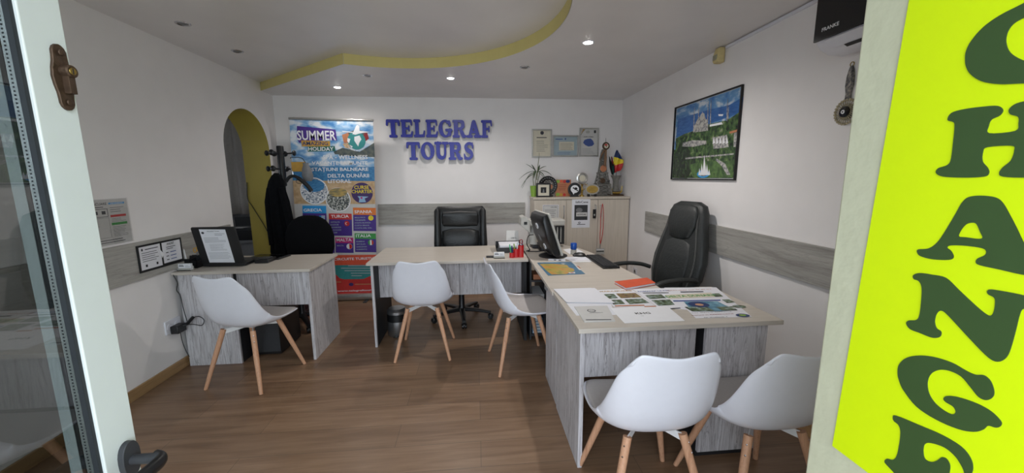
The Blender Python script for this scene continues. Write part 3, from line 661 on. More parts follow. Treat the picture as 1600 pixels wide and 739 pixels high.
def make_chair(label):
    t = thing('visitor_chair', label, 'chair', (0, 0, 0), 0, 'white moulded visitor chairs')
    b = MB(); b.grid(lambda u, v: chair_surface(u, v*2-1), 36, 22, 'white_plastic'); b.build('seat_shell', t, solid=0.010, sub=1)
    b = MB(); b.grid(lambda u, v: chair_surface(0.04+u*0.46, (v*2-1)*0.86)+V((0, 0.004*0, 0.006+0.014*(1-abs(v*2-1)**6)*(1-abs(u*2-1)**8))), 16, 16, 'grey_pad'); b.build('seat_pad', t, solid=0.006)
    for sx in (-1, 1):
        for sy_ in (-1, 1):
            a = V((sx*0.115, sy_*0.115-0.01, 0.405)); f = V((sx*0.215, sy_*0.215-0.005, 0.0))
            l = MB(); l.tube([a, a.lerp(f, 0.45), f], [0.0175, 0.0165, 0.0115], 'beech', 14); leg = l.build('leg', t)
            dr = (f-a).normalized(); side = V((-sx, sy_, 0)).normalized()
            outn = V((sx, sy_, 0)).normalized()
            for k in (0.07, 0.17):
                c_ = a+dr*k*0.42+outn*0.0155; s = MB(); s.lathe([(0.0045, 0), (0.004, 0.003), (0, 0.004)], c_, 'chrome', 10, outn); s.build('screw', leg)
    for sx in (-1, 1):
        # arm plates from the corner legs to the middle
        for sy_ in (-1, 1):
            r = MB(); p0 = V((sx*0.112, sy_*0.112-0.01, 0)); p1 = V((sx*0.005, sy_*0.005, 0)); dd = (p1-p0).normalized(); q = dd.cross(Z)*0.0025
            vs = []
            for s_ in (-1, 1): vs += [p0+q*s_+Z*0.405, p1+q*s_+Z*0.412, p1+q*s_+Z*0.392, p0+q*s_+Z*0.372, p0+V((sx*0.014, sy_*0.014, 0))+q*s_+Z*0.335]
            r.add(vs, [(0, 1, 2, 3, 4), (9, 8, 7, 6, 5), (0, 5, 6, 1), (1, 6, 7, 2), (2, 7, 8, 3), (3, 8, 9, 4), (4, 9, 5, 0)], 'white_metal'); r.build('bracket', t, smooth=False)
    b = MB(); b.box(-0.07, 0.07, -0.07, 0.07, 0.403, 0.412, 'white_metal'); b.build('mounting_plate', t, smooth=False)
    return t
first = make_chair('white moulded visitor chair in front of the left desk, below the laptop')
spots = [(-1.620, 2.775, -14, None), (-0.440, 3.085, -1, 'white moulded visitor chair standing square behind the long front edge of the middle desk'),
         (0.335, 2.810, -82, 'white moulded visitor chair turned sideways between the middle desk and the long right desk'),
         (0.705, 1.455, -1, 'white moulded visitor chair at the near end of the right desk, fully visible'),
         (1.190, 1.415, 0, 'white moulded visitor chair half hidden by the cream pier with the yellow sign')]
spots[1] = (-0.440, 3.085, -1, 'white moulded visitor chair seen squarely from behind at the middle desk')
for x, y, a, lab in spots:
    c = first if lab is None else copy_tree(first)
    c.location = (x, y, 0); c.rotation_euler.z = math.radians(a)
    if lab: c['label'] = lab

# --- office chairs
def star_base(t, r=0.30, mat='black_plastic', rot=0.3):
    b = MB(); b.lathe([(0.045, 0.075), (0.045, 0.10), (0.03, 0.13), (0.028, 0.28), (0.020, 0.281), (0.020, 0.42)], (0, 0, 0), mat, 20); b.build('gas_column', t)
    for k in range(5):
        a = rot+2*PI*k/5; d_ = V((math.cos(a), math.sin(a), 0)); s_ = V((-math.sin(a), math.cos(a), 0))
        b = MB(); b.loft([(d_*0.03+Z*0.095, s_*0.030, Z*0.020), (d_*0.15+Z*0.090, s_*0.026, Z*0.016), (d_*r+Z*0.070, s_*0.018, Z*0.012)], mat, 14, 4); arm = b.build('base_arm', t)
        b = MB()
        for s__ in (-1, 1): b.lathe([(0.006, -0.009), (0.025, -0.009), (0.027, 0), (0.025, 0.009), (0.006, 0.009)], d_*r+s_*0.013*s__+Z*0.027, mat, 16, s_)
        b.lathe([(0.028, 0), (0.026, 0.018), (0.01, 0.022)], d_*r+Z*0.034, mat, 14); b.build('caster', arm)
def exec_chair(label, loc, rz, mat, arms=True, stitch=False, topz=1.22, recline=0.14, rot=0.3, w=0.27, pillow=False):
    t = thing('office_chair', label, 'chair', loc, rz)
    star_base(t, rot=rot)
    b = MB(); b.box(-0.11, 0.11, -0.12, 0.12, 0.40, 0.43, 'black_plastic'); b.build('tilt_mechanism', t, smooth=False)
    b = MB(); b.loft([((0, 0.02, 0.43), (0.20, 0, 0), (0, 0.20, 0)), ((0, 0.02, 0.445), (0.25, 0, 0), (0, 0.245, 0)), ((0, 0.02, 0.50), (0.265, 0, 0), (0, 0.26, 0)), ((0, 0.02, 0.535), (0.25, 0, 0), (0, 0.25, 0)), ((0, 0.02, 0.545), (0.18, 0, 0), (0, 0.19, 0))], mat, 32, 4)
    b.build('seat', t)
    H = topz-0.50
    yb = lambda f: -0.20-recline*f-0.015*math.sin(PI*f)
    if pillow:   # broad padded back with shoulder wings
        prof = [(0.0, 0.20, 0.045), (0.06, w*0.93, 0.065), (0.3, w, 0.07), (0.6, w*0.99, 0.07), (0.9, w*0.97, 0.06), (0.97, w*0.93, 0.05), (1.0, w*0.86, 0.03)]
    else:
        prof = [(0.0, 0.17, 0.03), (0.05, 0.215, 0.05), (0.2, w*0.97, 0.06), (0.38, w, 0.06), (0.55, w*0.9, 0.058), (0.72, w*0.76, 0.056), (0.88, w*0.70, 0.052), (0.96, w*0.60, 0.045), (1.0, w*0.38, 0.02)]
    b = MB(); b.loft([(V((0, yb(f), 0.50+H*f)), V((ww, 0, 0)), V((0, dd, 0))) for f, ww, dd in prof], mat, 36, 3.2); back = b.build('backrest', t)
    if pillow:
        b = MB(); b.loft([(V((0, yb(0.80)+0.06, 0.50+H*0.80))+X*s_, V((0, 0.03*k, 0)), V((0, 0, 0.085*k))) for s_, k in ((-0.19, 0.5), (-0.175, 0.9), (0, 1), (0.175, 0.9), (0.19, 0.5))], mat, 24, 2.6); b.build('head_pillow', back)
        b = MB()
        b.loft([(V((0, yb(f)+0.052, 0.50+H*f)), V((ww, 0, 0)), V((0, dd, 0))) for f, ww, dd in ((0.10, 0.10, 0.02), (0.15, 0.16, 0.035), (0.45, 0.2, 0.045), (0.60, 0.19, 0.04), (0.64, 0.12, 0.02))], mat, 28, 3); b.build('back_cushion', back)
        for s_ in (-1, 1):
            b = MB(); b.loft([(V((s_*(w-0.035), yb(f)+0.05, 0.50+H*f)), V((0.035*k, 0, 0)), V((0, 0.045*k, 0))) for f, k in ((0.08, 0.5), (0.14, 1), (0.4, 1.2), (0.66, 1), (0.93, 0.9), (0.97, 0.5))], mat, 16, 2.4); b.build('wing', back)
    else:
        b = MB(); b.loft([(V((0, yb(f)+0.050, 0.50+H*f)), V((ww, 0, 0)), V((0, dd, 0))) for f, ww, dd in ((0.60, 0.05, 0.010), (0.63, 0.11, 0.026), (0.75, 0.145, 0.034), (0.9, 0.145, 0.030), (0.955, 0.12, 0.018), (0.97, 0.06, 0.008))], mat, 28, 2.8); b.build('headrest', back)
        b = MB(); b.loft([(V((0, yb(f)+0.048, 0.50+H*f)), V((ww, 0, 0)), V((0, dd, 0))) for f, ww, dd in ((0.04, 0.10, 0.012), (0.08, 0.14, 0.026), (0.22, 0.155, 0.036), (0.40, 0.155, 0.028), (0.56, 0.13, 0.022), (0.60, 0.07, 0.01))], mat, 28, 3); b.build('back_cushion', back)
    if stitch:
        b = MB()
        for s_ in (-1, 1):
            for off in (0.0, 0.008):
                pts = [V((s_*(ww*0.80-off), yb(f)+dd*0.93, 0.50+H*f)) for f, ww, dd in prof[1:-1]]; b.tube(smoothpts(pts, 4), 0.0013, 'stitch', 5)
        b.build('seam_stitching', back)
    if arms:
        for s_ in (-1, 1):
            b = MB(); pts = smoothpts([(s_*0.25, -0.20, 0.66), (s_*0.285, -0.12, 0.685), (s_*0.30, 0.02, 0.70), (s_*0.30, 0.16, 0.69), (s_*0.295, 0.235, 0.645), (s_*0.285, 0.245, 0.58), (s_*0.25, 0.20, 0.50), (s_*0.15, 0.10, 0.44)], 5)
            b.tube(pts, 0.021, mat, 14, flat=(1.25, 0.8)); b.build('armrest', t)
    return t
exec_chair('black leather office chair behind the middle desk, padded head pillow on it', (-0.165, 3.79, 0), PI, 'black_leather', True, False, 1.135, 0.05, 0.42, 0.272, True)
exec_chair('dark grey stitched leather office chair at the right wall, beside the long desk', (1.365, 2.80, 0), math.radians(104), 'grey_leather', True, True, 1.235, 0.155, 0.3, 0.265)
t = thing('office_chair', 'plain black fabric office chair behind the left desk, in front of the banner', 'chair', (-1.745, 3.80, 0), PI-0.15)
star_base(t, rot=1.53+0.15-PI)
b = MB(); b.loft([((0, 0, 0.42), (0.18, 0, 0), (0, 0.17, 0)), ((0, 0, 0.44), (0.225, 0, 0), (0, 0.215, 0)), ((0, 0, 0.48), (0.23, 0, 0), (0, 0.22, 0)), ((0, 0, 0.50), (0.18, 0, 0), (0, 0.18, 0))], 'black_fabric', 28, 3.2); b.build('seat', t)
b = MB(); b.loft([(V((0, -0.22-0.04*f, 0.60+0.46*f)), V((w_*1.12, 0, 0)), V((0, d_, 0))) for f, w_, d_ in ((0, 0.15, 0.02), (0.06, 0.20, 0.035), (0.3, 0.232, 0.04), (0.55, 0.232, 0.04), (0.75, 0.205, 0.036), (0.9, 0.155, 0.03), (0.97, 0.10, 0.022), (1.0, 0.05, 0.01))], 'black_fabric', 32, 2.5); b.build('backrest', t)
b = MB(); b.tube(smoothpts([(0, -0.02, 0.41), (0, -0.20, 0.42), (0, -0.26, 0.5), (0, -0.245, 0.70)], 5), 0.022, 'black_plastic', 10, flat=(1.3, 0.5)); b.build('back_support', t)

# --- low cupboard at the back wall
cb = thing('cupboard', 'pale wood three door cupboard in the back right corner', 'cupboard', (1.255, 4.55, 0))
cx0, cx1 = 0.665-1.255, 1.822-1.255
b = MB(); b.box(cx0+0.01, cx1, -0.165, 0.165, 0.0, 1.175, 'cabinet_laminate'); b.build('body', cb, bevel=0.001)
b = MB(); b.box(cx0, cx1+0.003, -0.19, 0.17, 1.175, 1.20, 'cabinet_laminate'); b.build('top_board', cb, bevel=0.002)
for k in range(3):
    x0 = cx0+0.012+k*(cx1-cx0-0.014)/3; x1 = x0+(cx1-cx0-0.014)/3-0.004
    b = MB(); b.box(x0, x1, -0.184, -0.166, 0.06, 1.165, 'cabinet_laminate'); dr = b.build('door', cb, bevel=0.001)
    hx = x1-0.03 if k != 2 else x0+0.03
    b = MB(); b.tube(smoothpts([(hx, -0.184, 1.10), (hx, -0.205, 1.095), (hx, -0.208, 1.03), (hx, -0.205, 0.965), (hx, -0.184, 0.96)], 4), 0.005, 'steel', 10); b.build('handle', dr)
b = MB(); b.box(cx0+0.02, cx1-0.01, -0.15, 0.15, 0.0, 0.055, 'dark_board'); b.build('plinth', cb, smooth=False)
# things stuck on or hung from the cupboard
CF = 4.55-0.1845
def sheet_on(name, label, cat, x0, y0, x1, y1, plane_y, fn, mat='paper', group=None, thick=0.0008):
    a = at(x0, y1, 1, plane_y); c = at(x1, y0, 1, plane_y)
    P = Print(V((a.x, plane_y, a.z)), X, Z)
    w_, h_ = c.x-a.x, c.z-a.z
    P.mb.box(a.x, c.x, plane_y, plane_y+thick, a.z, c.z, mat)
    fn(P, w_, h_)
    o0 = V((a.x+w_/2, plane_y, a.z))
    for i, v in enumerate(P.mb.v): P.mb.v[i] = v-o0
    o = P.mb.build(name, smooth=False, loc=o0); return tag(o, label, cat, group)
def f_notice(P, w, h):
    P.rect(.04*w, .03*h, .96*w, .97*h, 'ink'); P.rect(.055*w, .045*h, .945*w, .955*h, 'paper_dim', 2); P.text('DIPLOMA', .5*w, .86*h, .4*w, .05*h, 'ink', 3); P.lines(.12*w, .1*h, .9*w, .8*h, 8, 'ink', 3, .18, 3)
sheet_on('notice', 'framed grey text notice on the left cupboard door, behind the monitor', 'notice', 848, 320, 873, 352, CF-0.001, f_notice)
def f_info(P, w, h):
    P.text('InfoCons', .2*w, .86*h, .68*w, .08*h, 'black', 1); P.rect(.14*w, .27*h, .86*w, .80*h, 'dark_grey'); P.ell(.4*w, .62*h, .18*w, .08*h, 'mid_grey', 2)
    P.rect(.24*w, .40*h, .84*w, .54*h, 'paper_dim', 2); P.text('NOTIFICARE', .3*w, .44*h, .48*w, .05*h, 'black', 3); P.ell(.42*w, .18*h, .06*w, .035*h, 'black'); P.ell(.42*w, .185*h, .03*w, .02*h, 'paper', 2); P.rect(.3*w, .11*h, .75*w, .13*h, 'black')
sheet_on('poster', 'white printed poster with dark square picture on the middle cupboard door', 'poster', 893, 311, 922.5, 356, CF-0.001, f_info)
b = MB(); b.box(-0.018, 0.018, -0.006, 0, 0, 0.105, 'black'); b.box(-0.008, 0.008, -0.0075, -0.006, 0.03, 0.05, 'light_grey'); b.tube([(-0.006, -0.004, 0.105), (-0.004, -0.004, 0.17)], 0.002, 'light_grey', 6); b.tube([(0.006, -0.004, 0.105), (0.004, -0.004, 0.17)], 0.002, 'light_grey', 6)
q = at(928.5, 341, 1, CF-0.03); tag(b.build('luggage_tag', smooth=False, loc=(q.x, CF-0.028, q.z)), 'small black tag on a loop hanging from the middle cupboard handle', 'tag')
q = at(940, 325, 1, CF-0.03)
ln = thing('lanyard', 'red lanyard with a clear badge hanging on the right cupboard door', 'lanyard', (q.x+0.01, CF-0.026, q.z-0.55))
b = MB()
for s_ in (-1, 1): b.tube(smoothpts([(0.0, -0.003, 0.60), (s_*0.015, -0.002, 0.50), (s_*0.016+0.002, 0, 0.35), (s_*0.013-0.004, 0, 0.22), (-0.012, 0, 0.12)], 5), 0.0055, 'red', 8, flat=(1, 0.6))
b.build('ribbon', ln)
b = MB(); b.box(-0.016, -0.008, -0.003, 0.003, 0.07, 0.12, 'steel'); b.build('clip', ln, smooth=False)
b = MB(); b.box(-0.062, 0.042, -0.001, 0.001, -0.005, 0.07, 'light_grey'); b.box(-0.055, 0.035, -0.002, -0.001, 0.025, 0.038, 'dark_grey'); b.box(-0.055, 0.035, -0.002, -0.001, 0.045, 0.055, 'paper'); b.build('badge', ln, smooth=False)
#@@PART3
# ================================================================== THINGS ON THE WALLS
def localize(mb, o0):
    for i, v in enumerate(mb.v): mb.v[i] = v-V(o0)
def framed(name, label, cat, P, o0, w, h, fr, mat, fn, depth=0.018, group=None):
    """a framed flat picture: frame mouldings, print, clear cover; P.O is the lower left corner on the wall"""
    t = thing(name, label, cat, o0, 0, group)
    F = Print(P.O, P.U, P.V)
    for u0, v0, u1, v1 in ((0, 0, w, fr), (0, h-fr, w, h), (0, fr, fr, h-fr), (w-fr, fr, w, h-fr)):
        F.mb.prism([(u0, v0), (u1, v0), (u1, v1), (u0, v1)], F.O, F.U, F.V, depth, mat)
    localize(F.mb, o0); F.mb.build('frame', t, smooth=False, bevel=0.0012)
    P.O = P.O+P.N*0.004; fn(P, w, h); localize(P.mb, o0); P.mb.build('print', t, smooth=False)
    return t
# framed view of a domed building over the sea, on the right wall
def f_mosque(P, w, h):
    k = lambda pts: [P.uv(1020+x/3.694, 100+y/3.694) for x, y in pts]
    P.rect(0.008, 0.008, w-0.008, h-0.008, 'white', 0); P.rect(0.014, 0.014, w-0.014, h-0.014, 'poster_sky', 1)
    P.poly(k([(136, 425), (146, 318), (330, 262), (440, 238), (522, 190), (512, 280), (330, 345)]), 'poster_sea', 2)
    P.rect(0.014, 0.014, w-0.014, h*0.42, 'poster_trees', 3)
    P.poly(k([(134, 430), (180, 405), (240, 385), (330, 345), (430, 325), (512, 270), (500, 440), (130, 560)]), 'poster_trees', 3)
    P.poly(k([(125, 530), (170, 440), (215, 500), (235, 600), (200, 660), (116, 658)]), 'poster_dark_trees', 4)
    P.poly(k([(215, 580), (300, 560), (465, 560), (462, 655), (330, 655), (230, 650)]), 'poster_lawn', 4)
    P.poly(k([(190, 540), (470, 515), (470, 523), (190, 550)]), 'poster_stone', 5)
    P.poly(k([(235, 395), (240, 360), (255, 325), (275, 300), (300, 300), (312, 325), (322, 350), (320, 385)]), 'poster_stone', 5)
    for x, y, r in ((288, 303, 20), (262, 335, 11), (310, 330, 10), (285, 350, 14), (246, 362, 9)):
        u, v = P.uv(1020+x/3.694, 100+y/3.694); P.ell(u, v, r*0.0016, r*0.0014, 'light_grey', 6, 16)
    P.poly(k([(287, 275), (289, 275), (291, 300), (285, 300)]), 'poster_stone', 6)
    for x, y0, y1 in ((242, 252, 392), (268, 245, 340), (322, 212, 375), (338, 205, 345), (434, 200, 330), (440, 245, 320)):
        P.poly(k([(x, y0), (x+2, y0), (x+1, y0+30), (x-1, y1), (x-7, y1), (x-3, y0+30)]), 'poster_stone', 6)
    P.poly(k([(175, 455), (232, 440), (310, 442), (312, 462), (235, 478), (172, 476)]), 'poster_stone', 5)
    P.poly(k([(345, 425), (430, 408), (440, 480), (352, 490)]), 'poster_stone', 5)
    for i in range(5): P.poly(k([(347+i*19, 462), (353+i*19, 425-i*3), (362+i*19, 455)]), 'white', 6)
    P.poly(k([(445, 390), (490, 378), (486, 392), (445, 402)]), 'kraft', 5); P.poly(k([(470, 400), (493, 392), (488, 475), (468, 480)]), 'poster_stone', 5)
    for a in ([(330, 350), (400, 335), (405, 348), (330, 362)], [(380, 290), (410, 290), (405, 300), (382, 300)]): P.poly(k(a), 'white', 5)
    P.poly(k([(370, 545), (420, 575), (450, 640), (430, 640), (400, 590), (365, 556)]), 'poster_stone', 5)
    u, v = P.uv(1020+292/3.694, 100+635/3.694); P.ell(u, v, 0.085, 0.030, 'cyan', 5); P.ell(u, v, 0.06, 0.018, 'poster_stone', 6)
    for x, y0, wd in ((300, 525, 12), (285, 575, 9), (315, 578, 9), (272, 600, 7), (328, 605, 7)): P.poly(k([(x, y0), (x+wd, 640), (x-wd, 642)]), 'white', 7)
w_, h_ = 0.885, 0.645
framed('framed_picture', 'large black framed picture of a domed building and fountain on the right wall', 'picture', Print(V((XR, 3.425, 1.405)), -Y, Z), (XR, 2.98, 1.405), w_, h_, 0.010, 'black', f_mosque)
# three silver framed certificates on the back wall
def cert(label, x0, y0, x1, y1, fn):
    a = at(x0, y1, 1, YB); c = at(x1, y0, 1, YB)
    framed('framed_certificate', label, 'certificate', Print(V((a.x, YB, a.z)), X, Z), ((a.x+c.x)/2, YB, a.z), c.x-a.x, c.z-a.z, 0.016, 'silver_frame', fn, 0.02, 'framed certificates')
def f_c1(P, w, h):
    P.rect(.008, .008, w-.008, h-.008, 'paper_cream', 0); P.ell(w*.52, h*.87, w*.09, w*.09, 'ink', 1); P.rect(w*.25, h*.69, w*.75, h*.72, 'ink'); P.lines(w*.24, h*.2, w*.82, h*.62, 6, 'ink', 1, .16, 2)
def f_c2(P, w, h):
    P.rect(.008, .008, w-.008, h-.008, 'paper_blue', 0); P.rect(w*.26, h*.3, w*.84, h*.7, 'paper_cream'); P.ell(w*.5, h*.83, w*.03, w*.035, 'ink_blue'); P.rect(w*.12, h*.80, w*.4, h*.84, 'ink_blue'); P.lines(w*.3, h*.32, w*.8, h*.66, 5, 'ink', 2, .16, 4); P.lines(w*.2, h*.1, w*.85, h*.24, 2, 'ink_blue', 2, .2, 5)
def f_c3(P, w, h):
    P.rect(.008, .008, w-.008, h-.008, 'paper_dim', 0)
    for i, c in enumerate(('navy', 'yellow', 'red')): P.poly([(w*(.08+.02*i), h*(.74+.045*i)), (w*(.08+.02*i), h*(.77+.045*i)), (w*(.30-.03*i), h*.95), (w*(.26-.03*i), h*.95)], c, 1)
    P.text('DIPLOMA', w*.24, h*.67, w*.5, h*.035, 'black'); P.ell(w*.44, h*.86, w*.11, h*.05, 'light_grey'); P.rect(w*.75, h*.82, w*.86, h*.92, 'dark_grey')
    P.poly([(w*.2, h*.48), (w*.27, h*.58), (w*.42, h*.62), (w*.6, h*.63), (w*.72, h*.55), (w*.78, h*.44), (w*.68, h*.37), (w*.48, h*.35), (w*.32, h*.40)], 'ink_blue'); P.lines(w*.18, h*.08, w*.82, h*.3, 5, 'ink', 1, .12, 6)
cert('upright silver framed certificate on creamy paper, leftmost of the three', 830.5, 202, 862, 246, f_c1)
cert('wide silver framed certificate on pale blue paper, the middle one', 862.8, 211.5, 903.5, 245, f_c2)
cert('upright silver framed diploma with a blue map shape, rightmost of the three', 904.3, 200, 935.5, 244.5, f_c3)
# left wall: evacuation sheet and the double black frame
def f_evac(P, w, h):
    P.text('PLAN DE EVACUARE', w*.16, h*.88, w*.5, h*.055, 'black'); P.rect(w*.2, h*.83, w*.6, h*.845, 'ink')
    P.rect(w*.16, h*.62, w*.66, h*.8, 'ink'); P.rect(w*.17, h*.63, w*.40, h*.79, 'paper_dim', 2); P.rect(w*.41, h*.63, w*.65, h*.79, 'paper_dim', 2)
    for i in range(4): P.rect(w*(.2+.12*i), h*.68, w*(.26+.12*i), h*.75, 'ink', 3)
    P.rect(w*.16, h*.16, w*.66, h*.6, 'ink'); P.rect(w*.165, h*.165, w*.655, h*.595, 'paper_dim', 2); P.rect(w*.3, h*.16, w*.305, h*.5, 'ink', 3); P.rect(w*.3, h*.42, w*.5, h*.425, 'ink', 3)
    P.rect(w*.69, h*.885, w*.95, h*.925, 'cyan'); P.text('INFORMATII', w*.72, h*.893, w*.2, h*.022, 'white', 2); P.lines(w*.70, h*.7, w*.94, h*.84, 3, 'ink', 1, .2, 1)
    P.rect(w*.69, h*.60, w*.95, h*.65, 'red'); P.lines(w*.70, h*.49, w*.94, h*.58, 3, 'ink', 1, .2, 2); P.rect(w*.69, h*.42, w*.95, h*.475, 'green'); P.lines(w*.70, h*.16, w*.94, h*.4, 7, 'ink', 1, .2, 3); P.lines(w*.1, h*.03, w*.9, h*.13, 2, 'ink', 1, .3, 4)
P = Print(V((XL+0.001, 2.30, 1.035)), Y, Z); t = thing('evacuation_plan', 'evacuation plan sheet in a clear sleeve on the left wall by the door', 'notice', (XL, 2.5, 1.035))
P.rect(0, 0, .415, .28, 'clear_film', 3); f = Print(P.O, Y, Z); f.mb.prism([(0, 0), (.41, 0), (.41, .28), (0, .28)], P.O, Y, Z, 0.0006, 'paper_dim'); f.O = P.O+X*0.0007; f_evac(f, .41, .28)
localize(f.mb, (XL, 2.5, 1.035)); f.mb.build('sheet', t, smooth=False)
b = MB(); b.box(0.0035, 0.0045, -0.205, 0.215, -0.004, 0.284, 'clear_film'); b.build('sleeve', t, smooth=False)
def f_double(P, w, h):
    P.rect(.003, .003, w-.003, h-.003, 'black', 0)
    P.rect(w*.04, h*.08, w*.49, h*.93, 'paper', 1); P.rect(w*.53, h*.12, w*.97, h*.93, 'paper', 1); P.poly([(w*.46, h*.75), (w*.55, h*.5), (w*.5, h*.35)], 'white', 2)
    P.ell(w*.10, h*.82, w*.018, h*.05, 'ink', 2); P.rect(w*.16, h*.80, w*.44, h*.83, 'ink', 2); P.lines(w*.08, h*.35, w*.44, h*.74, 5, 'ink', 2, .25, 7); P.rect(w*.13, h*.17, w*.17, h*.26, 'black', 2); P.rect(w*.36, h*.17, w*.40, h*.26, 'black', 2)
    P.text('ANUNT', w*.64, h*.80, w*.18, h*.09, 'black', 2); P.lines(w*.62, h*.62, w*.86, h*.76, 2, 'ink', 2, .35, 8)
    for i in range(3): P.rect(w*.60, h*(.22+.14*i), w*.66, h*(.25+.14*i), 'black', 2); P.rect(w*.70, h*(.22+.14*i), w*.84, h*(.25+.14*i), 'ink_blue', 2)
framed('document_frame', 'wide black frame holding two printed notices on the left wall board', 'frame', Print(V((XL+0.018, 2.70, 0.812)), Y, Z), (XL+0.018, 2.89, 0.812), 0.385, 0.185, 0.006, 'black', f_double, 0.008)
# wall socket with its adapter and cables
sk = thing('wall_socket', 'white double wall socket low on the left wall beside the desk', 'socket', (XL, 2.90, 0.36))
b = MB(); b.box(0, 0.012, -0.055, 0.09, -0.05, 0.05, 'white_plastic'); b.build('plate', sk, bevel=0.003)
b = MB()
for yy in (-0.02, 0.05): b.lathe([(0.024, 0), (0.024, 0.002), (0.019, 0.0025), (0.018, 0.0005)], (0.012, yy, 0), 'white_plastic', 24, X)
b.build('socket_ring', sk)
ad = thing('power_adapter', 'black plug-in power adapter in the low left wall socket', 'adapter', (XL+0.014, 2.905, 0.315))
b = MB(); b.box(0, 0.055, -0.03, 0.055, -0.01, 0.05, 'adapter'); b.build('body', ad, bevel=0.006)
b = MB(); b.tube(smoothpts([(0.05, 0.02, 0.035), (0.08, 0.04, 0.04), (0.10, 0.035, 0.075), (0.13, 0.03, 0.095)], 5), [0.006]*16, 'adapter', 8); b.tube([(0.075, 0.035, 0.045), (0.125, 0.032, 0.095)], [0.011, 0.012], 'adapter', 10); b.build('plug', ad)
b = MB(); b.tube(smoothpts([(0.125, 0.032, 0.095), (0.17, 0.03, 0.10), (0.20, 0.03, 0.07), (0.18, 0.03, 0.03), (0.12, 0.03, 0.04), (0.05, 0.03, 0.04)], 5), 0.003, 'black', 6)
b.tube(smoothpts([(0.07, 0.045, 0.06), (0.045, 0.06, 0.16), (0.035, 0.062, 0.26), (0.02, 0.058, 0.30), (0.03, 0.06, 0.36), (0.012, 0.055, 0.42)], 6), 0.003, 'black', 6)
b.tube(smoothpts([(0.03, 0.02, -0.01), (0.02, 0.04, -0.10), (0.02, 0.06, -0.18), (0.03, 0.07, -0.235)], 5), 0.0025, 'dark_grey', 6); b.build('cable', ad)
q = at(993, 424, 0, XR); b = MB(); b.box(-0.01, 0, -0.04, 0.04, -0.04, 0.04, 'white_plastic'); b.lathe([(0.022, 0), (0.02, 0.002), (0.018, 0)], (-0.010, 0, 0), 'light_grey', 20, -X)
tag(b.build('wall_socket', bevel=0.002, loc=(XR, q.y, q.z)), 'small white wall socket low on the right wall behind the armrest', 'socket')
# air conditioner
ac = thing('air_conditioner', 'wall mounted air conditioner with glossy black front high on the right wall', 'air conditioner', (XR, 1.40, 2.06))
sec = [(0, 0.29), (-0.17, 0.29), (-0.195, 0.27), (-0.205, 0.02), (-0.20, 0.0), (-0.175, -0.035), (-0.13, -0.055), (-0.06, -0.06), (0, -0.04)]
b = MB(); b.prism([(-p[0], p[1]) for p in sec], V((0, -0.39, 0)), -X, Z, 0.0, 'white_plastic'); 
b = MB(); vs = [(x, yy, z) for yy in (-0.39, 0.385) for x, z in sec]; n = len(sec)
b.add(vs, [tuple(range(n)), tuple(range(2*n-1, n-1, -1))]+[(i, (i+1) % n+0, (i+1) % n+n, i+n) for i in range(n)], 'white_plastic'); b.build('body', ac, bevel=0.006)
b = MB(); b.box(-0.212, -0.20, -0.388, 0.388, 0.0, 0.285, 'screen_black'); b.build('front_panel', ac, bevel=0.003)
b = MB(); b.add([(-0.206, -0.34, -0.006), (-0.206, 0.33, -0.006), (-0.172, 0.33, -0.040), (-0.172, -0.34, -0.040)], [(0, 1, 2, 3)], 'white_plastic'); b.build('air_flap', ac, smooth=False, solid=0.006)
b = MB(); b.add([(-0.168, -0.30, -0.0415), (-0.168, 0.27, -0.0415), (-0.150, 0.27, -0.0505), (-0.150, -0.30, -0.0505)], [(0, 1, 2, 3)], 'black'); b.build('air_slot', ac, smooth=False)
P = Print(V((-0.2125, 0.345, 0.035)), -Y, Z); P.text('FRANKE', 0, 0, 0.085, 0.016, 'white'); P.mb.build('badge', ac, smooth=False)
# bead and glass charm
am = thing('wall_charm', 'beaded metal wall charm with a dark blue glass eye under the air conditioner', 'charm', (XR, 1.775, 1.745))
b = MB(); b.lathe([(0.040, -0.001), (0.040, 0.005), (0.034, 0.009), (0.024, 0.012), (0, 0.012)], (0, 0, 0), 'trophy_patina', 36, -X); b.build('disc', am)
b = MB(); b.lathe([(0.027, 0.010), (0.026, 0.018), (0, 0.021)], (0, 0, 0), 'screen_black', 28, -X); e = b.build('glass_eye', am)
b = MB(); b.lathe([(0.010, 0.020), (0.009, 0.0225), (0, 0.023)], (0, 0.004, 0), 'white', 20, -X); b.lathe([(0.004, 0.0228), (0.0, 0.0245)], (0, 0.004, 0), 'black', 12, -X); b.build('iris', e)
bead = MB().ball((0, 0, 0), 0.0068, 'bead', 10)
for i in range(26):
    a = 2*PI*i/26; o = bead.build('bead', am) if i == 0 else o.copy()
    if i: COL.objects.link(o); o.parent = am
    o.location = (-0.007, 0.058*math.sin(a), 0.058*math.cos(a))
b = MB()
for i in range(26):
    a = 2*PI*(i+.5)/26; b.tube([(-0.012, 0.026*math.sin(a), 0.026*math.cos(a)), (-0.010, 0.052*math.sin(a), 0.052*math.cos(a))], 0.0022, 'bead', 6)
b.build('spokes', am)
b = MB(); b.loft([((-0.006, 0, 0.055), (0, 0.018, 0), (0.005, 0, 0)), ((-0.006, 0, 0.085), (0, 0.014, 0), (0.006, 0, 0)), ((-0.006, 0, 0.125), (0, 0.022, 0), (0.006, 0, 0)), ((-0.006, 0, 0.165), (0, 0.020, 0), (0.006, 0, 0)), ((-0.006, 0, 0.195), (0, 0.014, 0), (0.006, 0, 0)), ((-0.006, 0, 0.215), (0, 0.007, 0), (0.004, 0, 0))], 'trophy_patina', 18, 2.4); b.build('hanger', am)
b = MB(); b.tube([(-0.006, 0.010*math.sin(2*PI*i/14), 0.222+0.010*math.cos(2*PI*i/14)) for i in range(15)], 0.002, 'brass', 6); b.build('ring', am)
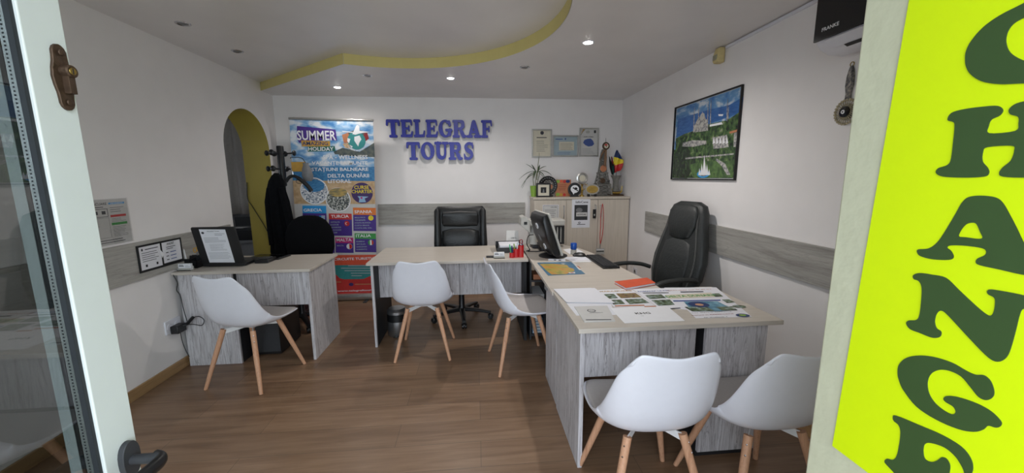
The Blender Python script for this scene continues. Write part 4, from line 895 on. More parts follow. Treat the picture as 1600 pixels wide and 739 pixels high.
# alarm sensor and its cable duct
ms = thing('motion_sensor', 'ivory motion sensor at the top of the right wall', 'sensor', (XR, 2.80, 2.27))
b = MB(); b.loft([((-0.028, 0, -0.012), (0.026, 0, 0), (0, 0.03, 0)), ((-0.032, 0, 0.0), (0.031, 0, 0), (0, 0.034, 0)), ((-0.030, 0, 0.05), (0.029, 0, 0), (0, 0.034, 0)), ((-0.024, 0, 0.088), (0.023, 0, 0), (0, 0.032, 0))], 'ivory', 24, 5); b.build('housing', ms)
b = MB(); b.box(-0.064, -0.058, -0.024, 0.024, 0.006, 0.042, 'ivory_lens'); b.build('lens', ms, bevel=0.002)
b = MB(); b.box(XR-0.016, XR, PY+0.02, 2.755, ZL-0.022, ZL-0.006, 'white_plastic'); struct(b.build('trim_6', smooth=False))

# ------------------------------------------------------------------ beyond the arch
cu = thing('curtain', 'grey beige curtain in the room behind the arch', 'curtain', (-3.2, 5.55, 0.95))
b = MB(); b.grid(lambda u, v: V((-0.55+1.1*u, 0.03*math.sin(u*46)+0.012*math.sin(u*17+v*3), 1.35*v)), 90, 6, 'curtain'); b.build('cloth', cu, solid=0.004)
b = MB(); b.tube([(-0.6, 0, 1.37), (0.6, 0, 1.37)], 0.012, 'dark_grey', 10); b.build('curtain_rod', cu)
st_ = thing('side_table', 'small grey stand behind the arch carrying a black printer', 'table', (-2.88, 5.0, 0))
b = MB(); b.box(-0.26, 0.26, -0.18, 0.18, 0.66, 0.69, 'mid_grey'); b.build('tabletop', st_, bevel=0.002)
b = MB(); b.box(-0.24, 0.24, -0.15, 0.15, 0.0, 0.66, 'mid_grey'); b.build('body', st_, smooth=False)
pr = thing('printer', 'black printer on the stand seen through the arch', 'printer', (-2.88, 5.0, 0.69))
b = MB(); b.box(-0.20, 0.20, -0.15, 0.15, 0, 0.12, 'black_plastic'); b.build('body', pr, bevel=0.008)
b = MB(); b.box(-0.16, 0.14, -0.12, 0.14, 0.12, 0.15, 'dark_grey'); b.build('scanner_lid', pr, bevel=0.004)
b = MB(); b.box(-0.18, 0.18, 0.12, 0.15, 0.12, 0.26, 'black_plastic'); b.build('paper_feeder', pr, bevel=0.004)
b = MB(); b.box(-0.10, 0.06, -0.16, -0.02, 0.151, 0.153, 'light_grey'); b.build('paper', pr, smooth=False)
def reveal(x, y): return at(x, y, 1, AC+AR-0.008)
b = MB(); pts = smoothpts([reveal(*q) for q in ((386, 285), (387, 310), (394, 322), (404, 338), (415, 356), (424, 376), (427, 400))], 5); o0 = pts[0]
b.tube([p-o0 for p in pts], 0.004, 'black', 6); tag(b.build('cable', loc=o0), 'black cable hanging down the yellow lining of the arch', 'cable')

# ------------------------------------------------------------------ roll-up banner
YBN = 4.50
bn = thing('rollup_banner', 'tall travel roll-up banner printed with blue sky, circles and coloured boxes', 'banner', (-1.6, YBN, 0))
P = Print(V((-1.6, YBN, 0)), X, Z)
TL, TR, BR = [V(P.uv(*q)) for q in ((452, 186), (583, 189), (590, 461))]; BL = BR-(TR-TL)
q4 = [tuple(BL), tuple(BR), tuple(TR), tuple(TL)]
f = Print(V((-1.6, YBN+0.0018, 0)), X, Z); f.mb.prism(q4, V((-1.6, YBN+0.002, 0)), X, Z, 0.0015, 'light_grey')
k4 = lambda pts: [P.uv(440+x/4.925, 170+y/4.925) for x, y in pts]
k5 = lambda pts: [P.uv(440+x/4.62, 320+y/4.62) for x, y in pts]
t4 = lambda s_, x0, y0, x1, y1, m, L=4: P.ptext(s_, 440+x0/4.925, 170+y0/4.925, 440+x1/4.925, 170+y1/4.925, m, L)
t5 = lambda s_, x0, y0, x1, y1, m, L=4: P.ptext(s_, 440+x0/4.62, 320+y0/4.62, 440+x1/4.62, 320+y1/4.62, m, L)
r5 = lambda x0, y0, x1, y1, m, L=2: P.poly(k5([(x0, y0), (x1, y0+2), (x1+2, y1+2), (x0+2, y1)]), m, L)
def lr(f_): return tuple(TL.lerp(BL, f_)), tuple(TR.lerp(BR, f_))
def band(a, c, m, L): l0, r0 = lr(a); l1, r1 = lr(c); P.poly([l1, r1, r0, l0], m, L)
band(0, .27, 'print_sky', 1); band(.25, .34, 'print_sea', 1); band(.33, .46, 'print_beach', 1); band(.46, 1, 'paper_dim', 1)
P.poly(k4([(430, 360), (520, 310), (600, 330), (712, 262), (718, 372)]), 'print_hill', 2); P.poly(k4([(400, 330), (470, 300), (540, 318), (600, 340), (560, 352), (410, 350)]), 'print_hill', 2)
P.poly(k4([(118, 132), (415, 160), (428, 246), (350, 238), (135, 262), (118, 225)]), 'purple', 3); t4('SUMMER', 122, 168, 415, 242, 'white', 5)
P.poly(k4([(150, 243), (374, 248), (374, 288), (156, 290)]), 'ochre', 4); t4('AMAZING', 160, 252, 356, 280, 'navy', 6)
P.poly(k4([(200, 290), (410, 287), (416, 326), (202, 330)]), 'dark_green', 4); t4('HOLIDAY', 207, 294, 400, 324, 'white', 6)
for pts, m in (([(465, 200), (520, 180), (530, 260), (480, 265)], 'kraft'), ([(600, 185), (660, 185), (672, 230), (630, 262)], 'dark_red'), ([(510, 180), (560, 165), (620, 168), (640, 200), (520, 205)], 'print_hill'), ([(470, 270), (520, 262), (530, 310), (490, 300)], 'print_beach')): P.poly(k4(pts), m, 3)
u, v = P.uv(440+577/4.925, 170+245/4.925); P.ell(u, v, .098, .098, 'teal', 4)
for pts in ([(508, 225), (530, 232), (520, 265), (505, 250)], [(560, 215), (600, 205), (615, 235), (598, 262), (590, 290), (575, 268), (560, 245)], [(520, 275), (548, 290), (540, 300)]): P.poly(k4(pts), 'white', 5)
P.poly(k4([(545, 195), (575, 128), (585, 124), (598, 135), (600, 170), (680, 178), (600, 190), (570, 200)]), 'white', 6); P.poly(k4([(465, 170), (545, 178), (560, 186), (470, 178)]), 'white', 6)
for i, ch in enumerate('TELEGRAF TOURS'):
    if ch != ' ':
        a = math.radians(212+i*8.6); cx_, cz = u+.112*math.cos(a), v+.112*math.sin(a); P.text(ch, cx_-.006, cz-.007, .012, .014, 'white', 6)
for s_, x0, y0, x1, y1 in (('SPA - WELLNESS', 320, 356, 662, 388), ('VACANȚE LA MUNTE', 236, 402, 662, 440), ('STAȚIUNI BALNEARE', 232, 450, 667, 488), ('DELTA DUNĂRII', 356, 490, 672, 530), ('LITORAL', 358, 542, 535, 572)): t4(s_, x0, y0, x1, y1, 'white', 4)
for cx_, cy_, r, m in ((252, 632, 112, 'print_town'), (436, 700, 102, 'print_rocks')):
    u, v = P.uv(440+cx_/4.925, 170+cy_/4.925); P.ell(u, v, r*.00134, r*.00134, 'white', 4, 40); P.ell(u, v, r*.00124, r*.00124, m, 5, 40)
u, v = P.uv(440+252/4.925, 170+600/4.925); P.ell(u, v+.012, .112, .07, 'print_sea', 6); u, v = P.uv(440+436/4.925, 170+650/4.925); P.ell(u, v+.01, .10, .05, 'print_dusk', 6)
u, v = P.uv(440+620/4.925, 170+648/4.925); P.ell(u, v, .118, .118, 'violet', 5, 40); t4('CURSE', 560, 590, 672, 618, 'yellow', 6); t4('CHARTER', 540, 622, 698, 650, 'yellow', 6)
P.poly(k4([(585, 672), (670, 676), (640, 690), (650, 718), (595, 720), (600, 690)]), 'sky_print', 6); P.ell(u-.01, v-.055, .012, .012, 'magenta', 6)
def box5(x0, y0, x1, yh, y1, hm, title, tx0, tx1, lines_, seed):
    r5(x0, y0, x1, yh, hm, 3); r5(x0+2, yh, x1+2, y1, 'purple', 3); t5(title, tx0, yh-34, tx1, yh-10, 'white', 5)
    for i, s_ in enumerate(lines_):
        yy = yh+14+i*19; t5(s_, x0+14, yy, x0+14+len(s_)*9.5, yy+11, 'paper_blue', 5)
def flag5(x, y, r, cols):
    u, v = P.uv(440+x/4.62, 320+y/4.62); r = r*.00165
    P.ell(u, v, r, r, cols[0], 5, 20)
    if len(cols) > 1: P.poly([(u, v-r*.95), (u+r*.7, v-r*.7), (u+r, v), (u+r*.7, v+r*.7), (u, v+r*.95)], cols[1], 6)
    if len(cols) > 2: P.rect(u-r*.3, v-r*.9, u+r*.3, v+r*.9, cols[2], 7)
box5(150, 5, 322, 60, 215, 'cyan', 'GRECIA', 160, 290, ('MYKONOS', 'SANTORINI', 'THASSOS', 'CORFU'), 1)
box5(340, 62, 506, 105, 222, 'banner_red', 'TURCIA', 358, 485, ('ANTALYA', 'BODRUM', 'MARMARIS', 'KUSADASI', 'DIDIM'), 2)
box5(515, 20, 680, 72, 188, 'banner_orange', 'SPANIA', 527, 652, ('MALLORCA', 'TENERIFE', 'COSTA BLANCA', 'COSTA BRAVA', 'COSTA DEL SOL'), 3)
box5(250, 235, 380, 275, 345, 'ochre', 'CROAȚIA', 258, 370, ('SPLIT',), 4)
box5(387, 235, 517, 275, 345, 'magenta', 'MALTA', 398, 505, ('MALTA',), 5)
box5(527, 205, 680, 245, 340, 'green', 'ITALIA', 538, 645, ('RIMINI', 'SICILIA', 'SARDINIA', 'SORRENTO'), 6)
P.poly(k5([(272, 78), (314, 78), (314, 108), (272, 108)]), 'white', 5)
for i in range(3): P.poly(k5([(272, 84+i*9), (314, 84+i*9), (314, 88+i*9), (272, 88+i*9)]), 'cyan', 6)
P.poly(k5([(272, 78), (288, 78), (288, 93), (272, 93)]), 'cyan', 7)
flag5(472, 135, 18, ('red',)); u, v = P.uv(440+470/4.62, 320+135/4.62); P.ell(u, v, .015, .015, 'white', 6, 16); P.ell(u+.005, v, .012, .012, 'red', 7, 16)
flag5(645, 95, 18, ('yellow',)); flag5(490, 300, 20, ('white', 'red')); flag5(645, 272, 20, ('green', 'red', 'white'))
band(.755, .815, 'coral', 3); band(.815, .90, 'teal', 3); band(.88, 1.0, 'banner_red', 2)
t5('CIRCUITE TURISTICE', 378, 376, 690, 402, 'white', 5)
P.poly(k5([(300, 500), (390, 500), (420, 530), (500, 548), (580, 540), (660, 505), (700, 495), (700, 560), (300, 560)]), 'banner_red', 4)
for i, (a_, c_) in enumerate(((480, 640), (430, 660), (455, 655), (500, 640), (505, 580))): P.poly(k5([(a_, 436+i*18), (c_, 436+i*18), (c_, 442+i*18), (a_, 442+i*18)]), 'paper_blue', 5)
u, v = P.uv(440+503/4.62, 320+574/4.62); P.ell(u, v, .027, .02, 'violet', 5); P.poly(k5([(530, 570), (650, 568), (650, 575), (530, 577)]), 'kraft', 5); P.poly(k5([(385, 553), (430, 553), (430, 560), (385, 560)]), 'kraft', 5)
t5('www.telegraftours.ro', 406, 606, 700, 632, 'white', 5)
P.mb.v += [] ; localize(P.mb, (-1.6, YBN, 0)); localize(f.mb, (-1.6, YBN, 0))
f.mb.build('fabric', bn, smooth=False); P.mb.build('print', bn, smooth=False)
b = MB(); a, c = TL, TR; b.tube([(a.x-.005, 0, a.y+.006), (c.x+.005, 0, c.y+.006)], 0.013, 'silver_frame', 10); b.build('top_rail', bn)
b = MB(); b.loft([((BL.x-.01, 0, 0.045), (0, 0.04, 0), (0, 0, 0.04)), ((BR.x+.01, 0, 0.045), (0, 0.04, 0), (0, 0, 0.04))], 'silver_frame', 20, 3); b.build('base_cassette', bn)
for x in (BL.x+.12, BR.x-.12): MB().box(x-.02, x+.02, -.12, .12, 0, .010, 'dark_grey').build('foot', bn, smooth=False)
b = MB(); b.tube([((BL.x+BR.x)/2, .015, .05), ((TL.x+TR.x)/2, .015, TL.y)], 0.007, 'dark_grey', 8); b.build('support_pole', bn)

# ------------------------------------------------------------------ coat rack with what hangs on it
RX, RY = -2.02, 4.26
cr = thing('coat_rack', 'black plastic coat rack with round knobs beside the arch', 'coat rack', (RX, RY, 0))
b = MB(); b.lathe([(0.14, 0), (0.14, 0.015), (0.03, 0.05), (0.022, 0.06)], (0, 0, 0), 'black_plastic', 28); b.build('base', cr)
b = MB(); b.lathe([(0.020, 0.05), (0.020, 1.35), (0.034, 1.36), (0.034, 1.76), (0.030, 1.77)], (0, 0, 0), 'black_plastic', 20); b.build('pole', cr)
for z, zz in ((1.69, 0), (1.53, 1)):
    for a in (0.0, PI, PI*0.55, PI*1.45, PI*.3 if zz else PI*.78):
        dx, dy = math.cos(a), math.sin(a)
        b = MB(); b.tube([(dx*.03, dy*.03, z), (dx*.13, dy*.13, z+.006)], 0.008, 'black_plastic', 8); b.lathe([(0.012, -.012), (0.026, -.008), (0.030, .004), (0.024, .012), (0.01, .016)], (dx*.135, dy*.135, z+.006), 'black_plastic', 16, V((dx, dy, 0))); b.build('hook', cr)
b = MB()
ct = []
for z, cx_, wx, wy in ((1.49, -0.01, .02, .02), (1.46, -0.015, .045, .04), (1.41, -0.02, .07, .055), (1.32, -0.03, .085, .06), (1.15, -.03, .09, .065), (1.0, -.02, .095, .07), (.85, -.01, .105, .07), (.68, -.015, .11, .07), (.60, -.02, .10, .065)):
    ct.append((V((cx_, -.10, z)), V((wx, 0, 0)), V((0, wy, 0))))
b.loft(ct, 'coat_cloth', 40, 2.3)
for i, v in enumerate(b.v):
    a = math.atan2(v.y+.10, v.x+.03); k = min(1, (1.5-v.z)*2.2); s_ = 1+0.13*k*math.sin(a*7+v.z*3)+0.05*k*math.sin(a*13-v.z*9); b.v[i] = V((-.03+(v.x+.03)*s_, -.10+(v.y+.10)*s_, v.z))
co = thing('coat', 'long dark coat hanging on the coat rack', 'coat', (RX, RY, 0)); b.build('body', co)
b = MB(); b.loft([(V((-.085, -.12, 1.34)), V((.022, 0, 0)), V((0, .03, 0))), (V((-.10, -.13, 1.2)), V((.033, 0, 0)), V((0, .042, 0))), (V((-.105, -.13, .95)), V((.033, 0, 0)), V((0, .04, 0))), (V((-.105, -.13, .75)), V((.030, 0, 0)), V((0, .034, 0)))], 'coat_cloth', 16, 2.4); b.build('sleeve', co)
b = MB(); b.loft([(V((.045, -.14, 1.34)), V((.03, 0, 0)), V((0, .03, 0))), (V((.075, -.15, 1.2)), V((.035, 0, 0)), V((0, .042, 0))), (V((.105, -.15, .95)), V((.033, 0, 0)), V((0, .04, 0))), (V((.115, -.15, .78)), V((.028, 0, 0)), V((0, .032, 0)))], 'coat_cloth', 16, 2.4); b.build('sleeve', co)
hg = thing('clothes_hanger', 'empty black clothes hanger hooked on the coat rack in front of the banner', 'hanger', (RX, RY, 0))
b = MB(); hp = [at(*q, 1, RY-.12)-V((RX, RY, 0)) for q in ((447, 284), (452, 277), (459, 275), (466, 278), (475, 285), (482, 292), (487, 299))]; b.tube(smoothpts(hp, 5), [.011]*15+[.014]*16, 'black_plastic', 10, flat=(1, 1.5)); b.build('shoulder_bar', hg)
b = MB(); hp = [at(*q, 1, RY-.12)-V((RX, RY, 0)) for q in ((458, 275), (457, 268), (453, 262), (448, 260), (446, 264))]; b.tube(smoothpts(hp, 5), .004, 'chrome', 8); b.build('hook', hg)
bg_ = at(480, 265, 1, RY-.05); hb = thing('shoulder_bag', 'small grey and mustard bag hanging beside the coat rack', 'bag', (bg_.x, RY-.05, bg_.z-.10))
b = MB(); b.loft([((0, 0, -.02), (.035, 0, 0), (0, .025, 0)), ((0.0, 0, .03), (.055, 0, 0), (0, .04, 0)), ((-.005, 0, .10), (.045, 0, 0), (0, .035, 0)), ((-.01, 0, .15), (.025, 0, 0), (0, .02, 0)), ((-.01, 0, .17), (.03, 0, 0), (0, .02, 0))], 'mid_grey', 20, 2.4); b.build('body', hb)
b = MB(); b.box(-.16, -.02, .01, .03, .08, .18, 'ochre'); b.build('pouch', hb, bevel=.004)
b = MB(); b.tube(smoothpts([(-.01, 0, .17), (-.05, 0, .22), (-.14, -.01, .225), (-.155, 0, .215)], 5), .004, 'dark_grey', 6); b.build('strap', hb); b = MB(); b.tube(smoothpts([(-.02, 0, .0), (-.07, 0, -.04), (-.12, 0, -.03), (-.10, 0, .03)], 5), .003, 'dark_grey', 6); b.build('strap', hb)

# ================================================================== THINGS ON THE LEFT DESK
TZ = 0.7501
lp = thing('laptop', 'open black laptop with a printed sheet taped to its lid', 'laptop', (-1.985, 3.12, TZ))
b = MB(); b.box(-.155, .155, 0, .25, 0.006, .026, 'black_plastic'); b.box(-.13, .15, .03, .24, .0, .006, 'dark_grey'); b.build('base', lp, bevel=.003)
b = MB(); b.box(-.135, .135, .10, .22, .0262, .028, 'dark_grey'); b.build('keyboard', lp, smooth=False)
U_, V_ = X, V((0, -.075, .30)).normalized(); b = MB(); b.prism([(-.158, 0), (.158, 0), (.158, .305), (.150, .315), (-.150, .315), (-.158, .305)], V((0, .012, .022)), U_, V_, .010, 'black_plastic'); b.build('lid', lp, bevel=.003)
P = Print(V((-.10, .012, .022))+U_.cross(V_).normalized()*.0108, U_, V_); P.mb.prism([(0, .02), (.185, .015), (.185, .295), (0.0, .30)], P.O, U_, V_, .0004, 'paper'); P.text('TELEGRAF TOURS', .05, .278, .09, .007, 'ink', 2); P.ell(.02, .27, .01, .009, 'ink', 2)
P.lines(.10, .245, .175, .268, 2, 'ink', 2, .2, 1); P.lines(.015, .19, .17, .235, 4, 'ink', 2, .18, 2); P.lines(.04, .12, .16, .18, 7, 'ink', 2, .14, 3); P.lines(.015, .05, .175, .11, 6, 'ink', 2, .14, 4); P.mb.build('sheet', lp, smooth=False)
kb = thing('drawing_tablet', 'thin flat black tablet lying behind the laptop on the left desk', 'tablet', (-1.80, 3.44, TZ), -.15)
b = MB(); b.box(-.16, .13, -.08, .09, 0, .014, 'black_plastic'); b.build('body', kb, bevel=.003); b = MB(); b.box(-.145, .115, -.065, .075, .014, .0155, 'screen_black'); b.build('surface', kb, smooth=False)
b = MB(); b.box(-.045, .06, -.075, .06, 0, .03, 'black_plastic'); b.box(-.03, .05, -.06, .03, .03, .038, 'dark_grey'); tag(b.build('docking_box', loc=(-1.765, 3.29, TZ), bevel=.004), 'small black box beside the laptop on the left desk', 'box')
pc = thing('pen_cup', 'black divided pen holder by the left wall on the desk', 'pen holder', (-2.21, 3.125, TZ))
b = MB()
for x0, x1, y0, y1, h_ in ((-.05, .0, -.03, .03, .075), (.0, .045, -.03, .03, .055), (-.05, .045, .03, .06, .09)):
    b.box(x0, x1, y0, y0+.003, 0, h_, 'black_plastic'); b.box(x0, x1, y1-.003, y1, 0, h_, 'black_plastic'); b.box(x0, x0+.003, y0, y1, 0, h_, 'black_plastic'); b.box(x1-.003, x1, y0, y1, 0, h_, 'black_plastic'); b.box(x0, x1, y0, y1, 0, .004, 'black_plastic')
b.build('holder', pc, smooth=False)
def pen(label, loc, tilt, col, L=.13, r=.0045, group='pens', cat='pen'):
    b = MB(); b.lathe([(.0015, 0), (r, .012), (r, L-.01), (r*.8, L)], (0, 0, 0), col, 10); o = tag(b.build('pen', loc=loc), label, cat, group); o.rotation_euler = tilt; return o
pen('white pen leaning in the black pen holder by the left wall', (-2.24, 3.11, TZ+.006), (.02, -.10, 0), 'white', .145, .006)
sc = thing('scissors', 'scissors with mustard handles standing in the black pen holder', 'scissors', (-2.20, 3.165, TZ+.006))
b = MB(); b.tube([(.009+.011*math.cos(2*PI*i/16), 0, .135+.018*math.sin(2*PI*i/16)) for i in range(17)], .0035, 'ochre', 8); b.build('handle', sc)
b = MB(); b.tube([(-.013+.011*math.cos(2*PI*i/16), 0, .125+.018*math.sin(2*PI*i/16)) for i in range(17)], .0035, 'ochre', 8); b.build('handle', sc)
b = MB(); b.box(-.006, .006, -.001, .001, .0, .11, 'steel'); b.build('blades', sc, smooth=False)
def cardholder(label, loc, rz, colr, txt):
    t = thing('card_holder', label, 'card holder', loc, rz)
    b = MB(); b.box(-.047, .047, -.018, .018, 0, .006, 'light_grey'); b.box(-.047, .047, .014, .018, 0, .03, 'light_grey'); b.box(-.047, .047, -.018, -.0165, 0, .02, 'light_grey'); b.build('stand', t, smooth=False)
    b = MB(); b.box(-.044, .044, -.010, .010, .006, .052, 'white'); c = b.build('cards', t, smooth=False)
    P = Print(V((-.044, -.0103, .006)), X, Z); P.rect(.006, .026, .040, .032, 'ink'); P.rect(.008, .036, .036, .040, 'ink'); P.lines(.050, .018, .084, .036, 4, 'ink', 1, .2, 2); P.rect(.005, .005, .06, .009, colr); P.mb.build('print', c, smooth=False)
cardholder('small stand of white business cards at the left end of the left desk', (-2.205, 3.035, TZ), .0, 'red', '')
b = MB(); b.box(-.10, .10, -.175, .18, 0.01, .40, 'black_plastic'); b.box(-.098, .098, -.1765, -.175, .03, .38, 'dark_grey'); b.box(-.06, .06, -.178, -.1765, .30, .33, 'black'); tag(b.build('computer_tower', loc=(-1.72, 3.285, 0), bevel=.003), 'black computer tower on the floor under the left desk', 'computer')

# ================================================================== MIDDLE DESK
og = thing('desk_organizer', 'glossy red stepped pen organizer at the right end of the middle desk', 'organizer', (.345, 3.205, TZ))
for x, y, r, h_ in ((-.045, -.012, .022, .045), (-.008, .0, .024, .075), (.035, .004, .026, .105)):
    b = MB(); b.lathe([(r, 0), (r, h_), (r-.003, h_), (r-.003, .004), (0, .004)], (x, y, 0), 'red_gloss', 28); b.build('cup', og)
PG = 'pens in the red organizer'
for i, (x, y, tx, ty, col, L, nm) in enumerate(((-.047, -.012, -.1, -.25, 'felt_pens_green', .11, 'green marker leaning left in the lowest red cup'), (-.040, -.015, .1, -.1, 'navy', .10, 'dark blue pen in the lowest red cup'), (-.012, -.004, .05, -.2, 'lime', .115, 'lime highlighter in the middle red cup'),
        (-.006, .006, .1, .22, 'white', .135, 'white pen leaning right in the middle red cup'), (.0, .002, -.1, .1, 'cyan', .12, 'light blue pen in the middle red cup'), (.030, .0, .0, -.12, 'black', .145, 'black pen in the tallest red cup'), (.04, .008, .05, .1, 'navy', .14, 'navy pen in the tallest red cup'))):
    pen(nm, (.345+x, 3.205+y, TZ+.006), (tx*.6, ty*.6, 0), col, L, .005, PG)
s2 = thing('scissors', 'red handled scissors in the tallest red organizer cup', 'scissors', (.382, 3.200, TZ+.006))
b = MB(); b.tube([(.012*math.cos(2*PI*i/14), 0, .130+.018*math.sin(2*PI*i/14)) for i in range(15)], .0035, 'dark_red', 8); b.build('handle', s2)
b = MB(); b.box(-.005, .005, -.001, .001, 0, .115, 'steel'); b.build('blades', s2, smooth=False)
cardholder('small stand of white business cards beside the red organizer', (.19, 3.185, TZ), 0, 'orange', '')
b = MB(); b.box(-.035, .03, -.02, .02, 0, .012, 'black_plastic'); tag(b.build('card_case', loc=(.115, 3.225, TZ), bevel=.002), 'small flat black case left of the card stand on the middle desk', 'case')
tr = thing('letter_tray', 'dark grey letter tray with papers at the back of the middle desk', 'tray', (.325, 3.52, TZ))
b = MB(); b.box(-.14, .10, -.12, .12, 0, .004, 'dark_grey'); b.box(-.14, .10, -.124, -.12, 0, .05, 'dark_grey'); b.box(-.14, .10, .12, .124, 0, .07, 'dark_grey')
b.add([(-.14, -.12, 0), (-.14, .12, 0), (-.155, .12, .10), (-.155, -.12, .085)], [(0, 1, 2, 3)], 'dark_grey'); b.box(.097, .10, -.12, .12, 0, .05, 'dark_grey'); b.build('tray', tr, smooth=False, bevel=.0008)
b = MB(); b.box(-.115, .09, -.11, .11, .0045, .065, 'paper'); tag(b.build('paper_stack', loc=(.325, 3.52, TZ), smooth=False), 'stack of white paper in the dark letter tray', 'paper')
b = MB(); b.add([(-.065, -.02, 0), (.065, -.02, 0), (.060, .03, .16), (-.055, .03, .165)], [(0, 1, 2, 3)], 'paper_dim')
P = Print(V((-.065, -.0205, 0)), X, V((0, .05, .16)).normalized(), b); P.text('OFERTA', .05, .09, .055, .012, 'ink', 1); P.rect(.02, .05, .11, .054, 'ink', 1)
tag(b.build('leaflet', smooth=False, loc=(.352, 3.675, TZ)), 'pale grey leaflet standing upright behind the red organizer', 'leaflet')

# ================================================================== RIGHT DESK
mo = thing('monitor', 'black monitor seen from behind with round white stickers on its back', 'monitor', (.665, 3.22, TZ), math.radians(-83))
b = MB(); b.lathe([(.125, 0), (.125, .008), (.10, .016), (.05, .022)], (0, 0, 0), 'black_plastic', 32); b.build('base', mo)
b = MB(); b.loft([((0, -.005, .015), (.05, 0, 0), (0, .045, 0)), ((0, -.012, .07), (.042, 0, 0), (0, .032, 0)), ((0, -.035, .16), (.038, 0, 0), (0, .02, 0))], 'black_plastic', 20, 3); b.build('neck', mo)
tl = Matrix.Translation((0, .012, .045)) @ Matrix.Rotation(math.radians(19), 4, 'X')
b = MB(); b.xf = tl; b.loft([((0, -.030, .0), (.19, 0, 0), (0, .022, 0)), ((0, -.038, .03), (.20, 0, 0), (0, .034, 0)), ((0, -.045, .18), (.20, 0, 0), (0, .040, 0)), ((0, -.038, .32), (.20, 0, 0), (0, .034, 0)), ((0, -.028, .36), (.185, 0, 0), (0, .02, 0))], 'black_plastic', 32, 7); b.build('housing', mo)
b = MB(); b.xf = tl; b.box(-.207, .207, -.008, .010, -.004, .365, 'light_grey'); b.build('bezel', mo, bevel=.003)
b = MB(); b.xf = tl; b.box(-.188, .188, .010, .0112, .022, .345, 'screen_black'); b.build('screen', mo, smooth=False)
for x, z, s_ in ((.02, .27, 0), (.05, .085, 0), (.0, .16, 1)):
    b = MB(); b.xf = tl
    if s_: b.box(x-.02, x+.02, -.0865, -.080, z-.025, z+.025, 'mid_grey')
    else: b.lathe([(.026, -.006), (.026, .0015), (.0, .0016)], (x, -.0835 if z > .2 else -.0815, z), 'white', 24, -Y); b.lathe([(.012, .0016), (.012, .002), (.0, .0021)], (x, -.0835 if z > .2 else -.0815, z), 'dark_grey', 16, -Y)
    b.build('sticker', mo, smooth=False)
ph = thing('receipt_printer', 'pale grey office machine with a tilted flap behind the monitor', 'machine', (.67, 3.68, TZ))
b = MB(); b.box(-.13, .11, -.09, .11, 0, .03, 'dark_grey'); b.build('base', ph, bevel=.005)
b = MB(); b.lathe([(.045, .03), (.040, .05), (.040, .21), (.045, .215)], (-.115, 0, 0), 'light_grey', 24); b.build('column', ph)
b = MB(); b.box(-.16, .19, -.09, .11, .215, .275, 'light_grey'); b.build('head', ph, bevel=.012)
b = MB(); b.prism([(-.155, .15), (-.155, .275), (-.21, .315), (-.245, .305), (-.245, .225)], V((0, .08, 0)), X, Z, .18, 'light_grey'); b.build('flap', ph, smooth=False, bevel=.006)
b = MB(); b.box(-.215, -.185, -.104, -.0985, .235, .262, 'black'); b.build('button', ph, smooth=False)
b = MB(); b.box(.10, .19, -.06, .06, .03, .215, 'black_plastic'); b.box(.115, .125, -.065, -.06, .08, .2, 'light_grey'); b.box(.15, .158, -.065, -.06, .05, .2, 'light_grey'); b.build('rack', ph, smooth=False)
b = MB(); b.add([(-.05, -.01, -.055), (.05, .01, -.055), (.05, .02, .055), (-.05, -.0, .055)], [(0, 1, 2, 3)], 'photo_print_warm'); o = tag(b.build('calendar_card', solid=.002, smooth=False, loc=(.625, 3.50, .93)), 'small yellow brown picture card propped behind the monitor', 'card')
b = MB(); b.loft([((0, 0, 0), (.06, 0, 0), (0, .05, 0)), ((0, 0, .05), (.06, 0, 0), (0, .05, 0)), ((.0, .0, .12), (.05, 0, 0), (0, .03, 0))], 'black_plastic', 20, 3); tag(b.build('desk_speaker', loc=(.645, 3.50, TZ)), 'small black box speaker behind the monitor', 'speaker')
b = MB(); b.tube(smoothpts([(.46, 3.44, .756), (.50, 3.50, .757), (.48, 3.56, .80), (.50, 3.60, .87), (.55, 3.62, .88)], 6), .0045, 'black', 6)
b.tube(smoothpts([(.47, 3.42, .756), (.55, 3.40, .757), (.62, 3.42, .757), (.65, 3.36, .76)], 6), .0045, 'black', 6); o0 = V((.46, 3.44, .756)); localize(b, o0); tag(b.build('cable', loc=o0), 'black cables lying beside the monitor foot', 'cable')
def flat(name, label, cat, px, mat, fn=None, z=TZ, thick=.0008, group=None):
    """a sheet lying on the desk; px are its corners"""
    P = Print(V((0, 0, z)), X, Y); pts = [P.uv(*q) for q in px]; c = V((sum(p[0] for p in pts)/len(pts), sum(p[1] for p in pts)/len(pts), z))
    P.mb.prism(pts, V((0, 0, z)), X, Y, thick, mat); P.O = V((0, 0, z+thick))
    if fn: fn(P)
    localize(P.mb, c); return tag(P.mb.build(name, smooth=False, loc=c), label, cat, group)
def f_map(P):
    k = lambda pts: [P.uv(820+x/10, 390+y/10) for x, y in pts]
    P.poly(k([(230, 225), (420, 222), (560, 230), (660, 240), (690, 280), (760, 300), (780, 330), (740, 350), (700, 360), (650, 385), (420, 390), (350, 340), (290, 280)]), 'map_land', 1)
    P.poly(k([(560, 215), (640, 220), (600, 232)]), 'paper_dim', 2); P.poly(k([(740, 200), (790, 215), (890, 320), (850, 322)]), 'paper_dim', 2); P.poly(k([(680, 358), (780, 352), (790, 372), (700, 376)]), 'paper_dim', 2); P.poly(k([(710, 362), (760, 358), (765, 366), (718, 369)]), 'red', 3); P.poly(k([(800, 250), (840, 262), (880, 300), (860, 300)]), 'kraft', 3)
flat('paper_map', 'colourful relief map lying in front of the monitor', 'map', ((839, 410.5), (892, 409), (914.5, 428), (856.5, 430.5)), 'map_sea', f_map)
PS = 'loose papers by the monitor'
flat('paper_sheet', 'pale lilac sheet between the monitor foot and the mouse', 'paper', ((878, 402), (925, 400), (922, 407), (892, 408)), 'paper', lambda P: P.lines(.72, 3.0, .85, 3.08, 3, 'ink', 1, .2, 1))
